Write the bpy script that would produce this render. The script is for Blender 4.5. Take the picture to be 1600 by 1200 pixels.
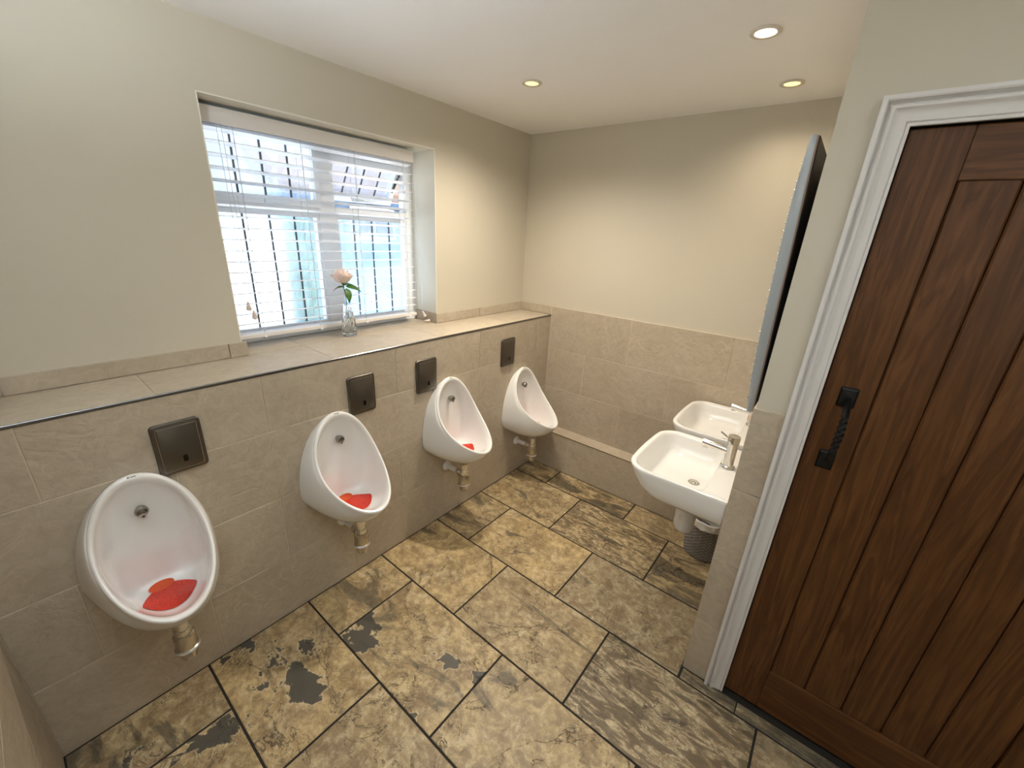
import bpy, bmesh, math, random
from mathutils import Vector, Matrix, Euler
import numpy as np
random.seed(7)
PI = math.pi
for o in list(bpy.data.objects): bpy.data.objects.remove(o)
S = bpy.context.scene
COL = S.collection

# ------------------------------------------------------------------ camera, world, light, exposure
CAM = dict(x=1.5796, y=-2.3487, z=1.6519, yaw=-0.6579, pitch=-0.3512, roll=0.0528, f=638.425)
def cam_axes():
    y, p, r = CAM['yaw'], CAM['pitch'], CAM['roll']
    fw = Vector((math.sin(y)*math.cos(p), math.cos(y)*math.cos(p), math.sin(p)))
    rt = Vector((math.cos(y), -math.sin(y), 0)); up = rt.cross(fw)
    return rt*math.cos(r)+up*math.sin(r), -rt*math.sin(r)+up*math.cos(r), fw
R_, U_, F_ = cam_axes()
cd = bpy.data.cameras.new('camera'); cam = bpy.data.objects.new('camera', cd); COL.objects.link(cam)
cam.matrix_world = Matrix(((R_.x, U_.x, -F_.x, CAM['x']), (R_.y, U_.y, -F_.y, CAM['y']), (R_.z, U_.z, -F_.z, CAM['z']), (0, 0, 0, 1)))
cd.sensor_fit = 'HORIZONTAL'; cd.sensor_width = 36.0; cd.lens = CAM['f']/1600*36.0
cd.clip_start = 0.02; cd.clip_end = 100
S.camera = cam
S.view_settings.view_transform = 'Standard'; S.view_settings.look = 'None'
S.view_settings.gamma = 1.0; S.view_settings.use_curve_mapping = False
S.view_settings.exposure = 0.68

W_STRENGTH = 0.95; SUN = 20.0; P_LEFT = 54.0; P_BASIN = 12.0; P_FILL_DOWN = 8.0; P_FILL_UP = 95.0; P_FILL_WALL = 50.0; COOL = (0.77, 0.88, 1.0)
WARM = (1.0, 0.91, 0.77); WARM3 = (1.0, 0.86, 0.66); WARM2 = (0.92, 0.96, 1.0)
w = bpy.data.worlds.new('world'); S.world = w; w.use_nodes = True
wn = w.node_tree; wn.nodes.clear()
wo = wn.nodes.new('ShaderNodeOutputWorld'); bg = wn.nodes.new('ShaderNodeBackground')
tc = wn.nodes.new('ShaderNodeTexCoord'); sx = wn.nodes.new('ShaderNodeSeparateXYZ')
cr = wn.nodes.new('ShaderNodeValToRGB')
cr.color_ramp.elements[0].position = 0.45; cr.color_ramp.elements[0].color = (0.80, 0.86, 0.92, 1)
cr.color_ramp.elements[1].position = 0.85; cr.color_ramp.elements[1].color = (0.50, 0.68, 0.95, 1)
mp = wn.nodes.new('ShaderNodeMath'); mp.operation = 'MULTIPLY_ADD'; mp.inputs[1].default_value = 0.5; mp.inputs[2].default_value = 0.5
wn.links.new(tc.outputs['Generated'], sx.inputs[0]); wn.links.new(sx.outputs['Z'], mp.inputs[0])
wn.links.new(mp.outputs[0], cr.inputs[0]); wn.links.new(cr.outputs[0], bg.inputs[0])
bg.inputs[1].default_value = W_STRENGTH; wn.links.new(bg.outputs[0], wo.inputs[0])
# sun over the roof, lighting the yard outside the window (never enters the room)
sl = bpy.data.lights.new('sun', 'SUN'); sl.energy = SUN; sl.angle = 0.01; sl.color = (1, 0.98, 0.96)
so = bpy.data.objects.new('sun', sl); COL.objects.link(so); so.rotation_euler = Vector((-0.45, 0.2, -0.9)).to_track_quat('-Z', 'Y').to_euler()

# ------------------------------------------------------------------ helpers: objects
def tag(o, label=None, cat=None, group=None, kind=None):
    if label: o['label'] = label
    if cat: o['category'] = cat
    if group: o['group'] = group
    if kind: o['kind'] = kind
    return o
def empty(name, loc, label=None, cat=None, group=None, kind=None, rz=0.0):
    o = bpy.data.objects.new(name, None); COL.objects.link(o); o.location = loc; o.rotation_euler.z = rz
    o.empty_display_size = 0.05
    return tag(o, label, cat, group, kind)
def link(name, me, mat=None, parent=None, loc=None):
    o = bpy.data.objects.new(name, me); COL.objects.link(o)
    if mat is not None and len(me.materials) == 0: me.materials.append(mat)
    if parent is not None: o.parent = parent
    if loc is not None: o.location = loc
    return o
def copy_tree(o, parent=None):
    c = o.copy(); COL.objects.link(c); c.parent = parent
    for ch in list(o.children): copy_tree(ch, c)
    return c
class MB:
    def __init__(s): s.v = []; s.f = []
    def add(s, vs, fs):
        n = len(s.v); s.v += [tuple(v) for v in vs]; s.f += [tuple(i+n for i in f) for f in fs]; return s
    def box(s, a, b):
        x0, y0, z0 = a; x1, y1, z1 = b
        return s.add([(x0,y0,z0),(x1,y0,z0),(x1,y1,z0),(x0,y1,z0),(x0,y0,z1),(x1,y0,z1),(x1,y1,z1),(x0,y1,z1)],
                     [(0,3,2,1),(4,5,6,7),(0,1,5,4),(1,2,6,5),(2,3,7,6),(3,0,4,7)])
    def rings(s, rs, cap0=True, cap1=True, closed=True):
        n = len(rs[0]); vs = [p for r in rs for p in r]; fs = []
        for i in range(len(rs)-1):
            for j in range(n if closed else n-1):
                k = (j+1) % n
                fs.append((i*n+j, i*n+k, (i+1)*n+k, (i+1)*n+j))
        if cap0: fs.append(tuple(range(n-1, -1, -1)))
        if cap1: fs.append(tuple((len(rs)-1)*n+j for j in range(n)))
        return s.add(vs, fs)
    def lathe(s, prof, c=(0,0,0), n=32, ax='z', cap0=True, cap1=True, mod=None):
        rs = []
        for (r, h) in prof:
            ring = []
            for j in range(n):
                a = 2*PI*j/n; rr = r*(mod(a, h) if mod else 1)
                p = (rr*math.cos(a), rr*math.sin(a), h)
                if ax == 'x': p = (p[2], p[0], p[1])
                if ax == '-x': p = (-p[2], -p[0], p[1])
                if ax == 'y': p = (p[1], p[2], p[0])
                ring.append((c[0]+p[0], c[1]+p[1], c[2]+p[2]))
            rs.append(ring)
        return s.rings(rs, cap0, cap1)
    def tube(s, pts, r, n=12, cap=True):
        pts = [Vector(p) for p in pts]; rs = []
        up = None
        for i, p in enumerate(pts):
            t = (pts[min(i+1, len(pts)-1)] - pts[max(i-1, 0)]).normalized()
            if up is None: up = t.orthogonal().normalized()
            up = (up - t*up.dot(t)).normalized(); b = t.cross(up)
            rad = r[i] if isinstance(r, (list, tuple)) else r
            rs.append([p + (up*math.cos(2*PI*j/n)+b*math.sin(2*PI*j/n))*rad for j in range(n)])
        return s.rings(rs, cap, cap)
    def mesh(s, name, smooth=None, bevel=0.0, seg=2):
        me = bpy.data.meshes.new(name); me.from_pydata(s.v, [], s.f); me.update()
        bm = bmesh.new(); bm.from_mesh(me)
        bmesh.ops.recalc_face_normals(bm, faces=bm.faces)
        if bevel > 0:
            es = [e for e in bm.edges if len(e.link_faces) == 2 and e.calc_face_angle(0) > 0.5]
            bmesh.ops.bevel(bm, geom=es, offset=bevel, segments=seg, affect='EDGES', profile=0.5, clamp_overlap=True)
        bm.to_mesh(me); bm.free()
        if smooth is not None:
            me.polygons.foreach_set('use_smooth', [True]*len(me.polygons))
            me.set_sharp_from_angle(angle=math.radians(smooth))
        return me
    def obj(s, name, mat, parent=None, smooth=None, bevel=0.0, loc=None, seg=2):
        return link(name, s.mesh(name, smooth, bevel, seg), mat, parent, loc)
def rrect(hx, hy, r, n=5):
    """rounded rectangle outline, counter-clockwise, list of (x, y)"""
    out = []
    for (cx, cy, a0) in ((hx-r, hy-r, 0), (-hx+r, hy-r, 90), (-hx+r, -hy+r, 180), (hx-r, -hy+r, 270)):
        for k in range(n+1):
            a = math.radians(a0+90*k/n); out.append((cx+r*math.cos(a), cy+r*math.sin(a)))
    return out

# ------------------------------------------------------------------ helpers: materials
def srgb(r, g, b):
    f = lambda c: c/12.92 if c <= 0.04045 else ((c+0.055)/1.055)**2.4
    return (f(r/255), f(g/255), f(b/255), 1)
class NT:
    def __init__(s, name):
        s.m = bpy.data.materials.new(name); s.m.use_nodes = True; s.t = s.m.node_tree
        s.b = s.t.nodes['Principled BSDF']; s.out = s.t.nodes['Material Output']
    def n(s, typ, **kw):
        nd = s.t.nodes.new('ShaderNode'+typ)
        for k, v in kw.items(): setattr(nd, k, v)
        return nd
    def l(s, a, b): s.t.links.new(a, b)
    def set(s, **kw):
        for k, v in kw.items(): s.b.inputs[k.replace('_', ' ')].default_value = v
        return s
    def coords(s, scale=(1,1,1), rnd=True, kind='Object'):
        t = s.n('TexCoord'); m = s.n('Mapping'); m.inputs['Scale'].default_value = scale
        src = t.outputs[kind]
        if rnd:
            oi = s.n('ObjectInfo'); v = s.n('VectorMath', operation='SCALE'); v.inputs[0].default_value = (37.0, 21.0, 53.0)
            s.l(oi.outputs['Random'], v.inputs['Scale']); a = s.n('VectorMath', operation='ADD')
            s.l(t.outputs[kind], a.inputs[0]); s.l(v.outputs[0], a.inputs[1]); src = a.outputs[0]
        s.l(src, m.inputs[0]); return m.outputs[0]
    def noise(s, vec, scale, detail=4, rough=0.55, dist=0.0):
        n = s.n('TexNoise'); n.inputs['Scale'].default_value = scale; n.inputs['Detail'].default_value = detail
        n.inputs['Roughness'].default_value = rough; n.inputs['Distortion'].default_value = dist
        if vec is not None: s.l(vec, n.inputs['Vector'])
        return n.outputs['Fac']
    def ramp(s, fac, stops, interp='LINEAR'):
        r = s.n('ValToRGB'); e = r.color_ramp.elements; r.color_ramp.interpolation = interp
        while len(e) < len(stops): e.new(0.5)
        for el, (p, c) in zip(e, stops):
            el.position = p; el.color = c if len(c) == 4 else (*c, 1)
        s.l(fac, r.inputs[0]); return r.outputs[0]
    def mix(s, fac, a, b, blend='MIX'):
        m = s.n('Mix', data_type='RGBA', blend_type=blend)
        for sock, v in ((m.inputs['Factor'], fac), (m.inputs[6], a), (m.inputs[7], b)):
            if isinstance(v, (int, float)): sock.default_value = v
            elif isinstance(v, tuple): sock.default_value = v
            else: s.l(v, sock)
        return m.outputs[2]
    def math(s, op, a, b=None):
        m = s.n('Math', operation=op)
        for i, v in enumerate((a, b)):
            if v is None: continue
            if isinstance(v, (int, float)): m.inputs[i].default_value = v
            else: s.l(v, m.inputs[i])
        return m.outputs[0]
    def attr(s, name):
        a = s.n('Attribute', attribute_type='OBJECT', attribute_name=name); return a.outputs['Fac']
    def bump(s, h, strength=0.2, dist=0.002):
        b = s.n('Bump'); b.inputs['Strength'].default_value = strength; b.inputs['Distance'].default_value = dist
        s.l(h, b.inputs['Height']); s.l(b.outputs[0], s.b.inputs['Normal'])
    def col(s, c): s.l(c, s.b.inputs['Base Color'])
def plain(name, c, rough=0.5, metal=0.0, **kw):
    t = NT(name); t.set(Base_Color=c, Roughness=rough, Metallic=metal, **kw); return t.m
K = (0, 0, 0, 1); WH = (1, 1, 1, 1)

def mat_paint(name, c, amt=0.04):
    t = NT(name); v = t.coords(rnd=False)
    n1 = t.noise(v, 2.0, 3); n2 = t.noise(v, 160, 2)
    d = tuple(x*(1-amt*2) for x in c[:3])+(1,)
    t.col(t.mix(n1, d, c)); t.set(Roughness=0.6); t.bump(n2, 0.12, 0.001); return t.m
def mat_wall_tile(name, c1, c2, c3):
    t = NT(name); v = t.coords((1, 1, 1)); vs = t.coords((1.0, 1.0, 2.6))
    n1 = t.noise(v, 2.6, 6, 0.6, 0.5); n2 = t.noise(vs, 22, 6, 0.65, 1.2); n3 = t.noise(v, 150, 3)
    # slate-like relief: long thin ridges
    n4 = t.noise(vs, 5.0, 8, 0.55, 1.6)
    ridge = t.math('ABSOLUTE', t.math('SUBTRACT', n4, 0.5))
    vein = t.ramp(ridge, [(0.0, WH), (0.016, K)])
    base = t.mix(t.ramp(n1, [(0.3, K), (0.7, WH)]), c1, c2)
    base = t.mix(t.ramp(n2, [(0.36, (0.40, 0.40, 0.40, 1)), (0.62, K)]), base, c3)
    vmask = t.math('MULTIPLY', vein, t.ramp(t.noise(v, 3.0, 2), [(0.48, K), (0.64, WH)]))
    base = t.mix(t.math('MULTIPLY', vmask, 0.5), base, tuple(min(1, x*1.45) for x in c1[:3])+(1,))
    oi = t.n('ObjectInfo'); hv = t.n('HueSaturation'); t.l(base, hv.inputs['Color'])
    t.l(t.math('ADD', t.math('MULTIPLY', oi.outputs['Random'], 0.10), 0.95), hv.inputs['Value'])
    t.col(hv.outputs[0]); t.set(Roughness=0.42); t.b.inputs['Specular IOR Level'].default_value = 0.45
    h = t.math('ADD', t.math('MULTIPLY', t.ramp(ridge, [(0.0, K), (0.10, WH)]), 0.6), t.math('ADD', t.math('MULTIPLY', n2, 0.9), t.math('MULTIPLY', n3, 0.15)))
    t.bump(h, 0.5, 0.003); return t.m
def mat_floor_tile():
    t = NT('riven_slate_floor'); v = t.coords(); va = t.coords((0.8, 2.6, 1))
    patch = t.attr('patch'); streak = t.attr('streak'); dark = t.attr('dark'); grey = t.attr('grey')
    n1 = t.noise(v, 3.2, 8, 0.62, 0.6); n2 = t.noise(v, 11, 10, 0.72, 0.8); n3 = t.noise(v, 70, 6, 0.7); nf = t.noise(v, 32, 10, 0.78, 0.3)
    ochre = srgb(205, 178, 126); tan = srgb(184, 160, 120); brown = srgb(112, 88, 60); slate = srgb(74, 71, 63); pale = srgb(218, 200, 164); gry = srgb(142, 131, 110)
    base = t.mix(t.ramp(n1, [(0.36, K), (0.60, WH)]), tan, ochre)
    base = t.mix(grey, base, gry)
    base = t.mix(t.math('MULTIPLY', t.ramp(n2, [(0.40, WH), (0.55, K)]), 0.62), base, brown)
    base = t.mix(t.math('MULTIPLY', t.ramp(nf, [(0.36, WH), (0.54, K)]), 0.55), base, brown)
    base = t.mix(t.math('MULTIPLY', t.ramp(nf, [(0.52, K), (0.66, WH)]), 0.50), base, pale)
    base = t.mix(t.math('MULTIPLY', t.ramp(n3, [(0.56, K), (0.70, WH)]), 0.45), base, brown)
    n5 = t.noise(v, 6, 10, 0.78, 1.0)
    base = t.mix(t.ramp(n5, [(0.55, K), (0.63, (0.5, 0.5, 0.5, 1))]), base, pale)
    # layered slate running along the tile
    ws = t.noise(va, 9.0, 10, 0.66, 1.4)
    st = t.math('MULTIPLY', t.ramp(ws, [(0.45, WH), (0.54, K)]), streak)
    base = t.mix(t.math('MULTIPLY', st, 0.85), base, srgb(98, 84, 64))
    sl = t.math('MULTIPLY', t.ramp(t.math('ABSOLUTE', t.math('SUBTRACT', ws, 0.55)), [(0.0, WH), (0.014, K)]), streak)
    base = t.mix(t.math('MULTIPLY', sl, 0.85), base, pale)
    # flaked-off slate areas with sharp pale edges
    pv = t.math('ADD', t.noise(v, 3.7, 8, 0.60, 0.15), t.math('MULTIPLY', patch, 0.165))
    pm = t.ramp(pv, [(0.716, K), (0.724, WH)])
    edge = t.ramp(t.math('ABSOLUTE', t.math('SUBTRACT', pv, 0.712)), [(0.0, WH), (0.012, K)])
    base = t.mix(t.math('MULTIPLY', edge, 0.5), base, pale)
    base = t.mix(pm, base, t.mix(nf, slate, srgb(92, 86, 74)))
    # mottled darkening
    n7 = t.math('ADD', t.noise(va, 2.6, 10, 0.70, 1.2), t.math('MULTIPLY', t.math('SUBTRACT', nf, 0.5), 0.25))
    dm = t.ramp(t.math('ADD', n7, t.math('MULTIPLY', dark, 0.16)), [(0.585, K), (0.66, WH)])
    base = t.mix(t.math('MULTIPLY', dm, 0.72), base, srgb(66, 61, 52))
    # cracks, and short pitted cracks
    n8 = t.noise(v, 2.4, 8, 0.60, 1.0)
    ck = t.ramp(t.math('ABSOLUTE', t.math('SUBTRACT', n8, 0.52)), [(0.0, WH), (0.0060, K)])
    ck = t.math('MULTIPLY', ck, t.ramp(t.noise(v, 5.0, 2), [(0.44, K), (0.50, WH)]))
    n9 = t.noise(v, 15, 6, 0.62, 1.5)
    pit = t.math('MULTIPLY', t.ramp(t.math('ABSOLUTE', t.math('SUBTRACT', n9, 0.47)), [(0.0, WH), (0.016, K)]), t.ramp(t.noise(v, 7.5, 2), [(0.53, K), (0.59, WH)]))
    ckm = t.math('MAXIMUM', ck, pit)
    base = t.mix(t.math('MULTIPLY', ckm, 0.9), base, srgb(36, 28, 20))
    t.col(base)
    rg = t.ramp(n2, [(0.3, (0.34, 0.34, 0.34, 1)), (0.7, (0.50, 0.50, 0.50, 1))]); t.l(rg, t.b.inputs['Roughness'])
    h = t.math('ADD', t.math('ADD', t.math('MULTIPLY', n1, 1.2), t.math('MULTIPLY', n2, 0.6)), t.math('ADD', t.math('MULTIPLY', ws, 0.5), t.math('MULTIPLY', nf, 0.30)))
    h = t.math('SUBTRACT', t.math('SUBTRACT', h, t.math('MULTIPLY', ckm, 0.5)), t.math('MULTIPLY', pm, 0.25))
    t.bump(h, 0.45, 0.004); return t.m
def mat_wood(name, along):
    t = NT(name)
    sc = {'z': (9, 9, 0.55), 'x': (0.55, 9, 9)}[along]
    v = t.coords(sc); v2 = t.coords(tuple(s*6 for s in sc)); v3 = t.coords((1, 1, 1))
    n1 = t.noise(v, 1.0, 5, 0.55, 1.2); n2 = t.noise(v2, 1.6, 4, 0.6, 0.4); n3 = t.noise(v3, 2.2, 3)
    rings = t.math('FRACT', t.math('MULTIPLY', n1, 9.0)); rg = t.ramp(rings, [(0.0, K), (0.75, WH), (1.0, K)])
    c = t.mix(rg, srgb(80, 48, 23), srgb(106, 68, 36))
    c = t.mix(t.math('MULTIPLY', t.ramp(n2, [(0.35, WH), (0.62, K)]), 0.5), c, srgb(54, 30, 13))
    c = t.mix(t.math('MULTIPLY', t.ramp(n3, [(0.35, K), (0.7, WH)]), 0.45), c, srgb(74, 43, 20))
    t.col(c); t.set(Roughness=0.45); t.b.inputs['Specular IOR Level'].default_value = 0.28; t.b.inputs['Coat Weight'].default_value = 0.06; t.b.inputs['Coat Roughness'].default_value = 0.25
    t.bump(t.math('ADD', rg, n2), 0.10, 0.001); return t.m
def mat_brushed(name, c, rough=0.32):
    t = NT(name); v = t.coords((1, 160, 3)); n = t.noise(v, 1.5, 4)
    t.set(Metallic=1.0, Roughness=rough, Base_Color=c)
    t.l(t.ramp(n, [(0.3, (rough*0.8,)*3), (0.7, (rough*1.25,)*3)]), t.b.inputs['Roughness']); t.bump(n, 0.05, 0.0005); return t.m
def mat_pane():
    # obscured, rain-textured glass: mostly lets light straight through, a little scatter, a glossy face
    t = NT('obscured_glass'); v = t.coords((1, 1, 1), rnd=False); vs = t.coords((1, 1, 0.25), rnd=False)
    n = t.noise(v, 70, 5, 0.7); n2 = t.noise(vs, 14, 5, 0.65, 1.0)
    tr = t.n('BsdfTransparent'); tr.inputs[0].default_value = (0.86, 0.92, 0.97, 1)
    tl = t.n('BsdfTranslucent'); t.l(t.mix(n2, srgb(150, 185, 220), srgb(235, 245, 255)), tl.inputs[0])
    rf = t.n('BsdfRefraction'); rf.inputs['Color'].default_value = (0.9, 0.95, 1, 1); rf.inputs['Roughness'].default_value = 0.12; rf.inputs['IOR'].default_value = 1.06
    gl = t.n('BsdfGlossy'); gl.inputs['Roughness'].default_value = 0.12; gl.inputs[0].default_value = WH
    bp = t.n('Bump'); bp.inputs['Strength'].default_value = 0.5; bp.inputs['Distance'].default_value = 0.004; t.l(n, bp.inputs['Height'])
    for q in (tl, rf, gl): t.l(bp.outputs[0], q.inputs['Normal'])
    m0 = t.n('MixShader'); m0.inputs[0].default_value = 0.45; t.l(tr.outputs[0], m0.inputs[1]); t.l(rf.outputs[0], m0.inputs[2])
    m1 = t.n('MixShader'); t.l(t.ramp(n2, [(0.3, (0.08,)*3), (0.7, (0.30,)*3)]), m1.inputs[0]); t.l(m0.outputs[0], m1.inputs[1]); t.l(tl.outputs[0], m1.inputs[2])
    m2 = t.n('MixShader'); m2.inputs[0].default_value = 0.05; t.l(m1.outputs[0], m2.inputs[1]); t.l(gl.outputs[0], m2.inputs[2])
    t.l(m2.outputs[0], t.out.inputs[0]); return t.m
def mat_emit(name, c, s):
    t = NT(name); t.set(Base_Color=c, Emission_Color=c, Emission_Strength=s, Roughness=0.3); return t.m

M = {}
M['ceiling'] = mat_paint('white_ceiling_paint', srgb(243, 241, 238), 0.01)
M['paint'] = mat_paint('warm_stone_wall_paint', srgb(197, 188, 169), 0.01)
M['reveal'] = mat_paint('pale_reveal', srgb(228, 223, 208), 0.01)
M['tile'] = mat_wall_tile('beige_riven_wall_tile', srgb(178, 163, 142), srgb(190, 177, 157), srgb(156, 140, 119))
M['grout'] = plain('pale_grout', srgb(200, 185, 162), 0.8)
M['floor_tile'] = mat_floor_tile()
M['black_grout'] = plain('black_floor_grout', srgb(34, 29, 23), 0.85)
M['wood_v'] = mat_wood('varnished_oak_upright', 'z'); M['wood_h'] = mat_wood('varnished_oak_rail', 'x')
M['gloss_white'] = plain('white_gloss_paint', srgb(212, 207, 203), 0.32)
M['ceramic'] = plain('white_vitreous_china', srgb(232, 229, 224), 0.12, Coat_Weight=0.5, Coat_Roughness=0.04)
M['chrome'] = plain('chrome', (0.80, 0.79, 0.76, 1), 0.10, 1.0)
M['chrome_dull'] = plain('worn_chrome', (0.66, 0.62, 0.54, 1), 0.22, 1.0)
M['steel'] = mat_brushed('brushed_steel', (0.17, 0.155, 0.135, 1), 0.36)
M['steel_edge'] = plain('steel_edge', (0.55, 0.52, 0.48, 1), 0.25, 1.0)
M['trim_metal'] = plain('tile_trim_metal', (0.25, 0.245, 0.25, 1), 0.25, 1.0)
M['black'] = plain('black_gap', srgb(12, 11, 10), 0.7)
M['lens'] = plain('black_sensor_lens', srgb(8, 8, 9), 0.08)
M['iron'] = plain('black_iron', srgb(16, 16, 17), 0.38, 0.3)
M['upvc'] = plain('white_window_plastic', srgb(236, 238, 240), 0.3)
M['slat'] = plain('white_slat', srgb(240, 240, 242), 0.45)
M['valance'] = plain('off_white_valance', srgb(226, 220, 214), 0.5)
M['cord'] = plain('white_cord', srgb(205, 205, 205), 0.8)
M['tassel'] = plain('pale_wood_tassel', srgb(214, 198, 184), 0.5)
M['lead'] = plain('lead_strip', srgb(92, 98, 102), 0.6)
M['pane'] = mat_pane()
def mat_mat():
    t = NT('red_urinal_mat'); v = t.coords(rnd=False)
    vo = t.n('TexVoronoi'); vo.inputs['Scale'].default_value = 180; t.l(v, vo.inputs['Vector'])
    t.col(t.ramp(vo.outputs['Distance'], [(0.15, srgb(232, 66, 34)), (0.55, srgb(200, 40, 20))])); t.set(Roughness=0.38)
    t.b.inputs['Subsurface Weight'].default_value = 0.0
    t.bump(t.math('SUBTRACT', 1.0, vo.outputs['Distance']), 0.5, 0.002); return t.m
M['mat'] = mat_mat(); M['mat_dark'] = plain('dark_red_holes', srgb(96, 16, 10), 0.6)
M['white_plastic'] = plain('white_trap_plastic', srgb(232, 232, 234), 0.3)
M['mirror_silver'] = plain('silver_frame', (0.40, 0.44, 0.47, 1), 0.45, 0.35)
M['mirror_glass'] = plain('mirror_glass', (0.9, 0.92, 0.93, 1), 0.02, 1.0)
M['mdf'] = NT('raw_board_edge').set(Base_Color=srgb(150, 128, 118), Roughness=0.8).m
M['bead'] = plain('silver_bead', (0.85, 0.86, 0.88, 1), 0.12, 1.0)
M['liner'] = plain('white_bin_liner', srgb(230, 228, 226), 0.4)
M['amber'] = plain('amber_soap', srgb(206, 150, 30), 0.15)
def mat_bin():
    t = NT('grey_woven_plastic'); tc_ = t.n('TexCoord'); sp_ = t.n('SeparateXYZ'); t.l(tc_.outputs['Object'], sp_.inputs[0])
    ang = t.math('MULTIPLY', t.math('ARCTAN2', sp_.outputs['Y'], sp_.outputs['X']), 24.0)
    wv = t.math('MULTIPLY', t.math('SINE', ang), t.math('SINE', t.math('MULTIPLY', sp_.outputs['Z'], 300.0)))
    f = t.math('MULTIPLY_ADD', wv, 0.5); t.t.nodes[-1].inputs[2].default_value = 0.5
    t.col(t.mix(f, srgb(100, 97, 96), srgb(166, 163, 160))); t.set(Roughness=0.5); t.bump(f, 0.6, 0.003); return t.m
M['bin'] = mat_bin()
M['vase'] = plain('clear_cut_glass', (0.97, 0.99, 1, 1), 0.02, 0.0, Transmission_Weight=1.0, IOR=1.45)
def mat_petal():
    t = NT('blush_rose_petal'); v = t.coords(rnd=True); n = t.noise(v, 30, 4)
    t.col(t.mix(n, srgb(236, 208, 194), srgb(250, 234, 226))); t.set(Roughness=0.6); t.b.inputs['Subsurface Weight'].default_value = 0.15
    t.b.inputs['Subsurface Radius'].default_value = (0.01, 0.006, 0.004); return t.m
M['petal'] = mat_petal()
def mat_leaf():
    t = NT('rose_leaf'); n = t.noise(t.coords(), 40, 3); t.col(t.mix(n, srgb(38, 84, 22), srgb(82, 124, 40))); t.set(Roughness=0.45); return t.m
M['leaf'] = mat_leaf()
M['bulb_white'] = mat_emit('bright_lamp_face', (1.0, 0.90, 0.70, 1), 9.0)
M['bulb_warm'] = mat_emit('warm_lamp_face', (1.0, 0.80, 0.36, 1), 0.85)
M['lamp_ring'] = plain('white_lamp_ring', srgb(206, 198, 184), 0.35)
M['logo'] = plain('grey_printed_mark', srgb(140, 135, 125), 0.5)

# ------------------------------------------------------------------ room dimensions (metres; x away from urinal wall, y towards the back wall)
ZC = 2.2713; XW = -0.277; YB = 0.11; ZL = 1.1278; ZU = 1.187; XR = 1.4515; YD = -0.923; YF = -2.562; XFAR = 2.75
WY0, WY1, WZ1 = -1.761, -0.7155, 2.0505
G = 0.002     # depth from tile face to grout

# --- shells
m = MB(); m.box((-0.62, YF-0.2, -0.12), (XFAR+0.1, 0.35, -G)); floor = m.obj('floor', M['black_grout']); tag(floor, 'brown riven slate-look tiled floor with dark joints', None, None, 'structure')
m = MB(); m.box((-0.62, YF-0.2, ZC), (XFAR+0.1, 0.35, ZC+0.15)); ceil = m.obj('ceiling', M['ceiling']); tag(ceil, 'plain white ceiling with recessed downlights', None, None, 'structure')
m = MB()
m.box((-0.60, YF-0.2, -0.1), (XW, WY0, ZC+0.01)); m.box((-0.60, WY1, -0.1), (XW, 0.30, ZC+0.01))
m.box((-0.60, WY0, WZ1), (XW, WY1, ZC+0.01)); m.box((-0.60, WY0, -0.1), (XW, WY1, ZL-G))
wall_left = m.obj('wall_left', M['paint']); tag(wall_left, 'beige painted wall around the window above the tiled ledge', None, None, 'structure')
# lining strips inside the window reveal, paler than the wall
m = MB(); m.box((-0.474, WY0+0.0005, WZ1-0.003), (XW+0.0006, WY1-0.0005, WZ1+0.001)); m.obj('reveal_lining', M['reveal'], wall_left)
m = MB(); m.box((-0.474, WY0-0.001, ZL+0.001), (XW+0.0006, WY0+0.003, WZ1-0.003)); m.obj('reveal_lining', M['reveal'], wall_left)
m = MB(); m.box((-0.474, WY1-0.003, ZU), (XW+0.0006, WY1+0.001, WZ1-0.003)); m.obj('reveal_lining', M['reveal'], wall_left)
m = MB(); m.box((XW-0.002, YF-0.02, -0.05), (-G, YB+0.02, ZL-G)); ledge = m.obj('wall_ledge', M['grout']); tag(ledge, 'tiled half-height boxed-out wall behind the urinals with ledge top', None, None, 'structure')
m = MB(); m.box((-0.60, YB+0.009, -0.1), (XR+0.2, 0.30, ZC+0.01)); wall_back = m.obj('wall_back', M['paint']); tag(wall_back, 'beige painted back wall above a tiled dado', None, None, 'structure')
m = MB(); m.box((-0.02, YB+G, -0.05), (XR+0.03, YB+0.02, ZU-0.001)); dado = m.obj('wall_back_backing', M['grout'], wall_back)
m = MB(); m.box((-0.01, G, -0.05), (XR+0.01, YB+0.012, 0.2901-G)); boxing = m.obj('trim_1', M['grout']); tag(boxing, 'low tiled pipe boxing along the foot of the back wall', None, None, 'structure')
# basin wall (its end is the tiled pier) and the door wall in one plane with it
PX = XR+0.007; PY = YD+0.007
m = MB(); m.box((PX, PY+0.001, -0.1), (1.60, 0.35, ZC+0.01)); wall_right = m.obj('wall_right', M['paint']); tag(wall_right, 'painted and tiled wall carrying the two basins', None, None, 'structure')
m = MB(); m.box((XR+G, YD+G, -0.05), (1.598, YB+0.015, ZU-0.016)); m.obj('wall_right_backing', M['grout'], wall_right)
DX0, DX1, DZ1 = 1.596, 2.376, 1.940
m = MB(); m.box((1.602, PY, -0.1), (XFAR+0.1, -0.80, ZC+0.01))
wall_door = MB()
wall_door.box((PX, PY, ZU-0.012), (DX0, PY+0.06, ZC+0.01)); wall_door.box((DX1, PY, -0.1), (XFAR+0.1, PY+0.06, ZC+0.01)); wall_door.box((DX0, PY, DZ1), (DX1, PY+0.06, ZC+0.01))
wall_door.box((1.602, PY+0.061, -0.1), (XFAR+0.1, PY+0.2, ZC+0.01)); wall_door.box((1.50, YD+G, -0.1), (DX0, PY+0.06, ZU-0.012))
wall_door = wall_door.obj('wall_door', M['paint']); tag(wall_door, 'beige painted wall around the wooden door', None, None, 'structure')
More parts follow.
